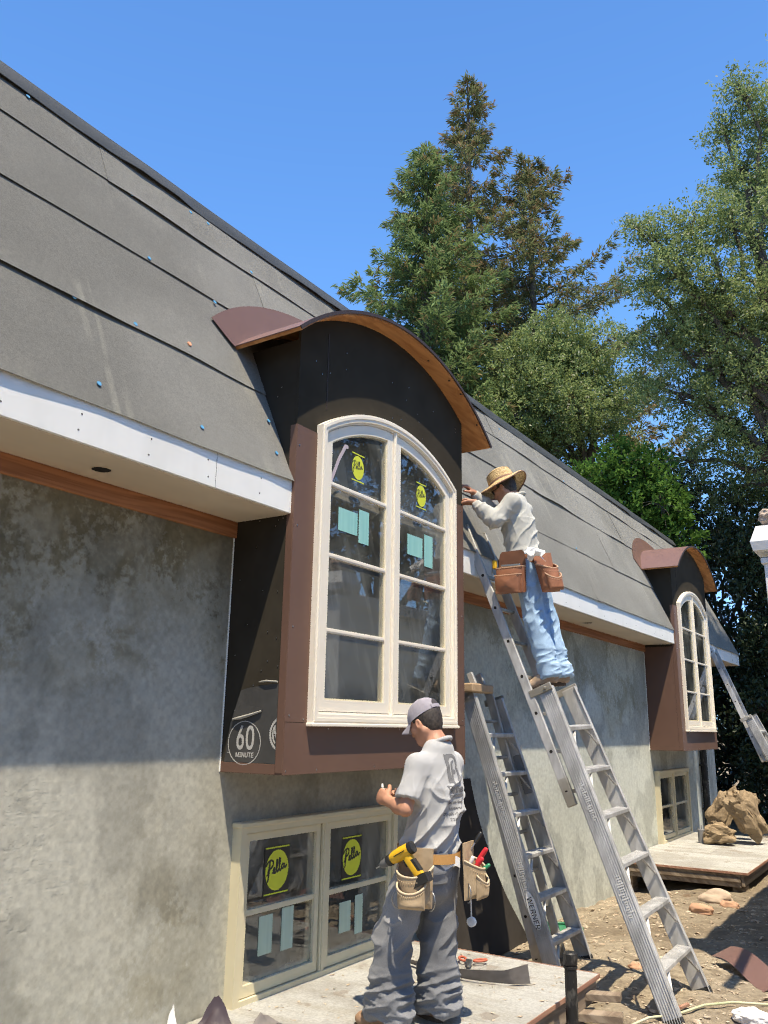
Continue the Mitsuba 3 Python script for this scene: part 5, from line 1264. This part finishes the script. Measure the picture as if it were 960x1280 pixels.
# ---- the worker on the platform
J1 = dict(pelvis=(1.085, 4.235, 1.02), waist=(1.10, 4.235, 1.16), chest=(1.125, 4.26, 1.43), neck=(1.135, 4.26, 1.665), head=(1.045, 4.255, 1.775),
          face=(-.90, .02, -.43), head_up=(-.35, 0, 1), hem=(1.085, 4.235, 1.10),
          shL=(1.10, 4.08, 1.545), elL=(1.085, 3.985, 1.325), wrL=(.925, 4.06, 1.352), shR=(1.12, 4.44, 1.55), elR=(1.06, 4.52, 1.31), wrR=(.86, 4.40, 1.33),
          hipL=(1.07, 4.14, 1.0), knL=(.945, 4.10, .675), anL=(.935, 4.085, .335), toeL=(.74, 4.06, .26), hipR=(1.09, 4.33, 1.0), knR=(1.075, 4.355, .665), anR=(1.07, 4.36, .335), toeR=(.89, 4.44, .26),
          latS=(.06, -1, 0), latH=(-.10, -1, 0))
h1 = {'L': dict(d=V(-.85, .35, .25), palm=V(.2, .95, -.1), thumb=V(-.1, 0, 1), curl=.85), 'R': dict(d=V(-.8, -.5, .2), palm=V(.2, -.95, -.1), thumb=V(0, 0, 1), curl=.7)}
m1, (hc1, f1, u1, l1), (fw1, lf1) = person('worker in a white t-shirt and grey jeans standing on the near platform', J1, (-1, .02, 0), 'tshirt', 'jeans_grey', 'boot_leather', False, h1, 3, .044, (1.08, 1.12), (.094, .098, .104))
def cap(k, c, f, u, l):
    at = lambda a, b, z: c + f * a + l * b + u * z
    th, ph = np.meshgrid(np.linspace(0, 2 * np.pi, 49), np.linspace(0, 1, 12), indexing='ij')
    a = ph * np.pi / 2
    bl = .028 - .016 * np.cos(th)
    X = -.010 + .108 * np.cos(th) * np.cos(a) ** .85; Y = .087 * np.sin(th) * np.cos(a) ** .85; Z = bl * (1 - ph) + ph * .03 + .100 * np.sin(a)
    P = c + X[..., None] * f + Y[..., None] * l + Z[..., None] * u
    v, fa = grid(P)
    ck = add('cap', cat((v, fa), (v - unit(u) * .002, fa[:, ::-1])), 'cap_cloth', k, smooth=True, label='faded grey baseball cap')
    T_, R2 = np.meshgrid(np.linspace(-1, 1, 21), np.linspace(0, 1, 8), indexing='ij')
    X = -.010 + .104 * np.cos(T_ * 1.0) + R2 * .070 * np.cos(T_ * 1.2) ** .6; Y = .084 * np.sin(T_ * 1.0) * (1 + .05 * R2); Z = .016 - R2 * .026 - .030 * T_ ** 2 * (.25 + .75 * R2) + .012
    P = c + X[..., None] * f + Y[..., None] * l + Z[..., None] * u
    add('visor', slab(P, .004, unit(u)), 'cap_cloth', ck, smooth=40)
    # back opening and strap
    pts = []
    T_, Q = np.meshgrid(np.linspace(-1, 1, 13), np.linspace(0, 1, 6), indexing='ij')
    a = Q * .52 * (1 - T_ ** 2) ** .5 + .03; th = np.pi + T_ * .42
    X = -.010 + .1095 * np.cos(th) * np.cos(a) ** .85; Y = .0885 * np.sin(th) * np.cos(a) ** .85; Z = .046 + .100 * np.sin(a) - .0
    add('back_opening', slab(c + X[..., None] * f + Y[..., None] * l + Z[..., None] * u, .002, -f), 'cap_dark', ck, smooth=40)
    th = np.linspace(np.pi - .55, np.pi + .55, 14)
    P = np.stack([c + (-.010 + .1115 * np.cos(th))[:, None] * f + (.0905 * np.sin(th))[:, None] * l + (z - .016 * np.cos(th) * 0)[..., None] * u if False else c + (-.010 + .1115 * np.cos(th))[:, None] * f + (.0905 * np.sin(th))[:, None] * l + z * u for z in (.042, .062)], 0)
    add('strap', slab(P, .002, -f), 'cap_cloth', ck, smooth=40)
    add('button', trimesh.creation.icosphere(2, .007), 'cap_cloth', ck, smooth=True, to_world=mi.ScalarTransform4f().translate((c - f * .01 + u * .131).tolist()))
cap(m1, hc1, f1, u1, l1)
# print on the back of the shirt
def shirt_print(k, cx, cz, fw, lat):
    P = scene[k + '__shirt']
    V_, F_ = meshkit.WRITTEN[P['filename']][:2]
    tm = trimesh.Trimesh(V_, F_, process=False)
    rt = -lat                                       # reading direction, seen from behind: towards the wearer's right
    parts = []
    def put(poly):
        m = trimesh.creation.extrude_polygon(poly, .001, engine='earcut') if poly.geom_type == 'Polygon' else trimesh.util.concatenate([trimesh.creation.extrude_polygon(g, .001, engine='earcut') for g in poly.geoms])
        v, f = trimesh.remesh.subdivide_to_size(m.vertices, m.faces, .012); parts.append((v, f))
    def text(t, h, x, y, sx=1.0):
        m = meshkit.text_mesh(t, h, .001, bold=True); v = np.array(m.vertices); v[:, 0] = (v[:, 0] - (v[:, 0].min() + v[:, 0].max()) / 2) * sx + x; v[:, 1] += y
        v, f = trimesh.remesh.subdivide_to_size(v, m.faces, .02); parts.append((v, f))
    # emblem: a dark B with a light figure inside
    B = unary_union([sbox(-.045, 0, -.018, .135), Point(0, .098).buffer(.040, 12).union(sbox(-.03, .06, 0, .138)), affinity.scale(Point(.002, .04).buffer(.042, 12), 1.05, 1).union(sbox(-.03, 0, 0, .06))])
    inn = unary_union([affinity.scale(Point(-.002, .092).buffer(.026, 12), .9, 1.15), affinity.scale(Point(-.002, .040).buffer(.028, 12), .9, 1.1), sbox(-.026, -.01, .010, .10)])
    fig = unary_union([LineString([(-.022, .0), (-.014, .05), (-.010, .095), (.002, .102)]).buffer(.0055, 4), Point(-.002, .052).buffer(.011, 8)])
    put(affinity.scale(B.difference(inn), 1.3, 1.1, origin=(0, 0))); put(affinity.scale(fig, 1.3, 1.1, origin=(0, 0)))
    text('Bather', .036, .005, -.050, 1.15)
    put(sbox(-.07, -.075, .078, -.061))
    text('Home, Safe • Beautiful', .013, .0, -.108, .9)
    text('WWW', .010, 0, -.138, 3.0)
    text('723-485-2 1 9 402-1', .014, 0, -.168, .95)
    text('225-8774', .014, 0, -.196, .95)
    v, f = cat(*parts)
    O = V(0, 0, cz) + rt * cx
    base = O + rt * v[:, 0:1] + V(0, 0, 1) * v[:, 1:2]
    base = base - fw * ((base @ fw)[:, None]) + fw * ((tm.vertices @ fw).min() - .1)
    base = base + v[:, 2:3] * 0
    loc, ri, _ = tm.ray.intersects_location(base, np.tile(fw, (len(base), 1)), multiple_hits=False)
    out = base.copy(); out[:] = np.nan; out[ri] = loc
    ok = ~np.isnan(out[f]).any((1, 2))
    zt = v[:, 2] > .0005
    out = out - fw * (.0015 + .001 * zt)[:, None]
    ff = f[ok]; u, inv = np.unique(ff, return_inverse=True)
    return out[u], inv.reshape(ff.shape)
mat('print_grey', (0.17, 0.17, 0.175), .9)
pv = shirt_print(m1, 4.266, 1.455, fw1, lf1)
add('shirt_lettering', pv, 'print_grey', m1 + '__shirt', label='grey letter B emblem and lettering printed on the back')
# white bottle in his left hand
gl = thing('glue_bottle', 'small white bottle held in the left hand of the worker in the white t-shirt', 'bottle')
c = V(.865, 4.115, 1.375)
add('body', tube([c + V(-.01 * t, 0, -.045 + .085 * t) for t in (0, .05, .6, .8, .95, 1)], [.010, .016, .016, .012, .007, .004], 14), 'cloth_white', gl, smooth=40)
add('cap', tube([c + V(-.012, 0, .042), c + V(-.014, 0, .062)], [.008, .005], 10), 'cloth_white', gl, smooth=40)
# his tool belt
tb1 = thing('tool_belt', 'tan suede tool belt with pouches worn by the worker on the platform', 'tool belt')
bc = V(1.085, 4.235, 1.085)
belt(tb1, bc, lf1, fw1, .195, .165, .02, 'belt_tan')
pA = pouch(tb1, (1.125, 4.032, 1.13), (.30, -1, .0), .19, .29, .115, 'suede', 'suede_rim')
pB = pouch(tb1, (1.262, 4.36, 1.14), (1, .15, 0), .16, .29, .09, 'suede', 'suede_rim')
add('shirt_tail', slab(np.stack([np.stack([V(1.20 + .055 * math.sin(1.57 * t), 4.12 + .16 * t, z - .01 * math.sin(t * 7)) for t in np.linspace(0, 1, 10)]) for z in (1.07, 1.02)], 0), .004, V(1, 0, 0)), 'cloth_white', tb1, smooth=40)
def drill(tip, back, down, label):
    k = thing('cordless_drill', label, 'drill')
    tip, back = np.array(tip, float), np.array(back, float); d = unit(tip - back); L = np.linalg.norm(tip - back)
    dn = unit(np.asarray(down, float) - d * (np.asarray(down, float) @ d)); s_ = np.cross(d, dn)
    at = lambda a, b, c=0: back + d * a + dn * b + s_ * c
    add('body', tube([at(0, 0), at(.006, 0), at(.05, 0), at(.105, 0), at(.125, 0)], [.024, .032, .034, .032, .026], 18), 'tool_yellow', k, smooth=40)
    add('motor_cap', tube([at(-.022, 0), at(-.02, 0), at(.004, 0)], [.024, .031, .0325], 18), 'tool_black', k, smooth=40)
    add('clutch', tube([at(.125, 0), at(.128, 0), at(.15, 0), at(.153, 0)], [.026, .030, .028, .024], 18), 'tool_black', k, smooth=40)
    add('chuck', tube([at(.153, 0), at(.165, 0), at(.19, 0), at(.205, 0), at(.208, 0)], [.022, .022, .020, .011, .006], 16), 'tool_grey', k, smooth=40)
    add('bit', tube([at(.205, 0), at(.235, 0)], [.004, .003], 8), 'steel', k, smooth=40)
    h0, h1_ = at(.035, .025), at(.010, .135)
    add('handle', hull(np.vstack([h + dd * a + s_ * b for h in (h0, h1_) for dd, a in ((d, -.022), (d, .022)) for b in (-.016, .016)] + [h + s_ * b for h in (h0, h1_) for b in (-.022, .022)])), 'tool_yellow', k, smooth=40)
    add('grip', hull(np.vstack([h + dd * a + s_ * b for h in (h0 * .75 + h1_ * .25, h0 * .15 + h1_ * .85) for dd, a in ((d, -.026), (d, .010)) for b in (-.019, .019)])), 'tool_black', k, smooth=40)
    add('trigger', beam(at(.062, .03), at(.055, .07), .014, .016, d), 'tool_black', k)
    b0 = at(.012, .14)
    add('battery', hull(np.vstack([b0 + d * a + dn * b + s_ * c for a in (-.05, .06) for b in (0, .045) for c in (-.03, .03)])), 'tool_black', k, smooth=30)
    add('side_panel', cat(beam(at(.02, 0, -.0335), at(.09, 0, -.0325), .018, .003, dn, .001), beam(at(.02, 0, .0335), at(.09, 0, .0325), .018, .003, dn, .001)), 'tool_black', k, kind='stuff')
drill((.955, 3.955, 1.035), (1.13, 3.965, 1.135), (.55, .0, -.85), 'yellow and black cordless drill stuck in the tan tool pouch')
def handtool(p0, p1, r, m, label, catg, steel=True):
    k = thing('hand_tool', label, catg, 'tools in the rear pouch of the tan tool belt')
    p0, p1 = np.array(p0, float), np.array(p1, float)
    add('handle', tube([p0 + (p1 - p0) * t for t in (0, .04, .15, .35, .6, .85, .97, 1)], np.array([.7, .9, .8, .95, 1.0, .95, .8, .4]) * r, 12), m, k, smooth=True)
    if steel: add('shaft', tube([p0, p0 - (p1 - p0) * .8], r * .35, 8), 'steel', k, smooth=True)
handtool((1.315, 4.36, 1.035), (1.37, 4.375, 1.115), .014, 'tool_red', 'upper red handle sticking out of the rear tan pouch', 'tool')
handtool((1.31, 4.33, 1.00), (1.365, 4.335, 1.07), .014, 'tool_red', 'lower red handle sticking out of the rear tan pouch', 'tool')
handtool((1.325, 4.36, .985), (1.375, 4.40, 1.03), .011, 'tool_green', 'dark green handle below the red handles in the rear tan pouch', 'tool')
handtool((1.30, 4.31, 1.03), (1.32, 4.31, 1.075), .011, 'cloth_white', 'white handle left of the red handles in the rear tan pouch', 'tool')
handtool((1.275, 4.42, 1.13), (1.30, 4.45, 1.185), .012, 'tool_black', 'black tool handle rising above the rear tan pouch', 'tool')
# white pulley hanging behind him: a chalk reel on a cord
rl = thing('chalk_reel', 'small white reel hanging on a cord below the rear tan pouch', 'reel')
add('body', tube([(1.20, 4.50, .70), (1.20, 4.504, .70), (1.20, 4.524, .70), (1.20, 4.528, .70)], [.018, .026, .026, .018], 16), 'cloth_white', rl, smooth=40)
add('cord', tube([(1.20, 4.514, .72), (1.205, 4.50, .80), (1.21, 4.46, .90)], .004, 6), 'cloth_white', rl, smooth=True)

# ---- the worker on the ladder
J2 = dict(pelvis=(.845, 6.265, 3.03), waist=(.80, 6.26, 3.17), chest=(.765, 6.26, 3.43), neck=(.765, 6.245, 3.635), head=(.665, 6.215, 3.715),
          face=(-.90, -.12, -.42), head_up=(-.36, 0, 1), hem=(.815, 6.262, 3.12),
          shL=(.80, 6.075, 3.555), elL=(.685, 5.975, 3.385), wrL=(.535, 5.93, 3.545), shR=(.75, 6.43, 3.565), elR=(.555, 6.33, 3.50), wrR=(.455, 6.06, 3.675),
          hipL=(.845, 6.175, 3.0), knL=(.925, 6.20, 2.575), anL=(1.03, 6.19, 2.19), toeL=(.80, 6.16, 2.07), hipR=(.855, 6.355, 3.0), knR=(.945, 6.37, 2.59), anR=(1.05, 6.38, 2.20), toeR=(.86, 6.38, 2.125),
          latS=(.22, -1, 0), latH=(.1, -1, 0))
h2 = {'L': dict(d=V(-.75, -.25, .15), palm=V(-.2, -.4, -.8), thumb=V(.3, -.7, .6), curl=.45), 'R': dict(d=V(-.4, -.75, .55), palm=V(-.6, -.5, -.4), thumb=V(.3, -.4, .8), curl=.55)}
m2, (hc2, f2, u2, l2), (fw2, lf2) = person('worker in a straw hat and blue jeans standing on the tall ladder', J2, (-1, -.12, 0), 'sweatshirt', 'jeans_blue', 'boot_tan', True, h2, 9, .026, (1.02, 1.14), (.077, .079, .082), .55)
def straw_hat(k, c, f, u, l):
    n = 56
    th = np.linspace(0, 2 * np.pi, n)
    prof = [(.190, -.012), (.186, .0), (.165, .012), (.135, .020), (.112, .026), (.108, .034), (.106, .06), (.102, .10), (.094, .130), (.076, .147), (.040, .152), (.001, .153)]
    P = np.stack([c[None] + f * (r * 1.10 * np.cos(th) - .012)[:, None] + l * (r * .94 * np.sin(th))[:, None] + u * (z + (.028 * np.cos(2 * th + np.pi) * -1 * (r > .12) * ((r - .11) / .08) if r > .12 else 0 * th) + .004 * np.sin(5 * th) * (r > .15) + .025)[:, None] for r, z in prof], 0)
    v, fa = grid(P)
    hk = add('hat', cat((v, fa), (v - unit(u) * .003, fa[:, ::-1])), 'straw', k, smooth=True, label='woven straw hat with a curled brim')
    add('brim_edge', tube(P[0], .005, 6, False), 'hat_band', hk, smooth=True)
    rows = [P[5] + (P[5] - P[5].mean(0)) * .02, P[5] * .45 + P[6] * .55 + (P[5] - P[5].mean(0)) * .02]
    add('band', slab(np.stack(rows, 0), .001, unit(u)), 'hat_band', hk, smooth=True)
    add('coils', cat(*[tube(P[5] * (1 - t) + P[8] * t + (P[5] - P[5].mean(0)) * .012, .0028, 5, False) for t in np.linspace(.3, .98, 6)] + [tube(P[8] * (1 - t) + P[11] * t + u * .002, .0028, 5, False) for t in (.2, .45, .7)]), 'straw', hk, smooth=True, kind='stuff')
straw_hat(m2, hc2, f2, u2, l2)
sg = add('sunglasses', cat(*[hull(np.vstack([hc2 + f2 * (.094 - .02 * abs(a - s * .034) / .03 * 0 - .006 * (b ** 2)) + l2 * (s * .034 + a * .026) + u2 * (b * .017 - .002) + f2 * t for a, b in ((-1, -.6), (-1, .6), (-.6, 1), (.6, 1), (1, .6), (1, -.6), (.6, -1), (-.6, -1)) for t in (0, .004)])) for s in (-1, 1)] +
          [beam(hc2 + f2 * .085 + l2 * s * .062 + u2 * .004, hc2 - f2 * .01 + l2 * s * .082 + u2 * .002, .004, .008) for s in (-1, 1)] + [beam(hc2 + f2 * .099 + l2 * .012, hc2 + f2 * .099 - l2 * .012, .004, .005)]), 'tool_black', m2)
# his tool belt
tb2 = thing('tool_belt', 'reddish brown leather tool belt with box pouches worn by the man on the ladder', 'tool belt')
bc = V(.845, 6.26, 3.08)
belt(tb2, bc, lf2, fw2, .190, .165, .02, 'saddle', .06)
def box_pouch(k, c, out, w, h, dp, name='box_pouch'):
    """a bag of saddle leather: back flap, a big pocket and a boxy front pocket with gusseted sides"""
    out = unit(out); dn = V(0, 0, -1); lt = unit(np.cross(dn, out)); at = lambda a, b, z: np.asarray(c) + lt * a + out * b + dn * z
    pk = add(name, hull([at(a, b, z) for a, z in ((-w * .38, 0), (w * .38, 0), (-w * .46, .02), (w * .46, .02), (-w * .5, .06), (w * .5, .06), (w * .50, h), (-w * .50, h)) for b in (0, .005)]), 'saddle_dark', k)
    def pocket(w0, w1, z0, z1, b0, d0, nm):
        wall = []
        for a0, a1 in ((-1, -1), (1, 1)): wall.append(hull([at(s * a0 * w_ / 2, b, z) for w_, z in ((w0, z0), (w1, z1)) for b in (b0, b0 + d0) for s in (1, .965)]))
        U, W = np.meshgrid(np.linspace(-1, 1, 13), np.linspace(0, 1, 9), indexing='ij')
        bl = .022 * (1 - U ** 2) * np.sin(np.pi * (.15 + .8 * W)) + .010 * (meshkit.noise(np.stack([U * 2, W * 2.5, U * 0 + z0 * 31 + c[0] * 7], -1)) - .5)
        Wd_ = w0 + (w1 - w0) * W
        Q = np.stack([at(*q) for q in zip((U * Wd_ / 2).ravel(), (b0 + d0 + bl).ravel(), (z0 + .010 + .012 * (1 - U ** 2) * (1 - W) + (z1 - z0 - .01) * W).ravel())]).reshape(13, 9, 3)
        wall.append(slab(Q, .005, out))
        wall.append(hull([at(s * w1 / 2, b, z1 + t) for s in (-1, 1) for b in (b0, b0 + d0 + .004) for t in (0, .005)]))
        add(nm, cat(*wall), 'saddle', pk, smooth=20)
        add(nm + '_rim', cat(tube([at(-w0 / 2, b0, z0), at(-w0 / 2, b0 + d0 + .003, z0 + .008), at(w0 / 2, b0 + d0 + .003, z0 + .008), at(w0 / 2, b0, z0)], .005, 6)), 'saddle_rim', pk)
        add(nm + '_stitching', cat(*[disc(at(-w0 / 2 + .012 + (w0 - .024) * q / 17, b0 + d0 + .005, z0 + .022), .0022, out, .0012, 6) for q in range(18)]), 'saddle_rim', pk, kind='stuff')
    pocket(w * .98, w * .92, h * .40, h, .006, dp * .55, 'pocket')
    pocket(w * .92, w * .84, h * .60, h * 1.02, .006 + dp * .56, dp * .42, 'front_pocket')
    add('tool_clip', beam(at(-w * .42, dp * .6, h * .385), at(w * .3, dp * .6, h * .37), .014, .018), 'steel', pk)
    return pk
box_pouch(tb2, (.80, 6.055, 3.135), (-.05, -1, 0), .235, .34, .10)
pouch(tb2, (1.00, 6.17, 3.12), (1, -.6, 0), .18, .33, .10, 'saddle', 'saddle_rim', down=(.22, 0, -1), loops=False)
fl = np.array([(.95, 6.06, 3.13), (.985, 6.08, 3.125), (.99, 6.05, 3.03), (.96, 6.03, 3.05)])
wc = thing('white_cloth', 'white cloth tucked into the reddish leather tool belt of the man on the ladder', 'cloth')
U, W = np.meshgrid(np.linspace(0, 1, 26), np.linspace(0, 1, 16), indexing='ij')
X = .93 + .15 * U + .012 * np.sin(W * 9 + U * 5); Y = 6.05 + .03 * U - .05 * np.sin(W * 2.6) + .018 * np.sin(U * 16 + W * 2); Z = 3.155 - .035 * U - W * (.085 + .025 * np.sin(U * 7)) 
add('fold', slab(np.stack([X, Y, Z], -1), .004, V(0, -1, 0)), 'cloth_white', wc, smooth=60)
tm = thing('tape_measure', 'yellow tape measure clipped at the front of the reddish leather tool belt', 'tape measure')
add('case', box(.63, .665, 6.03, 6.10, 3.00, 3.07, .01), 'tool_yellow', tm, smooth=30)
add('clip', box(.666, .672, 6.05, 6.08, 3.01, 3.08, .001), 'steel', tm)
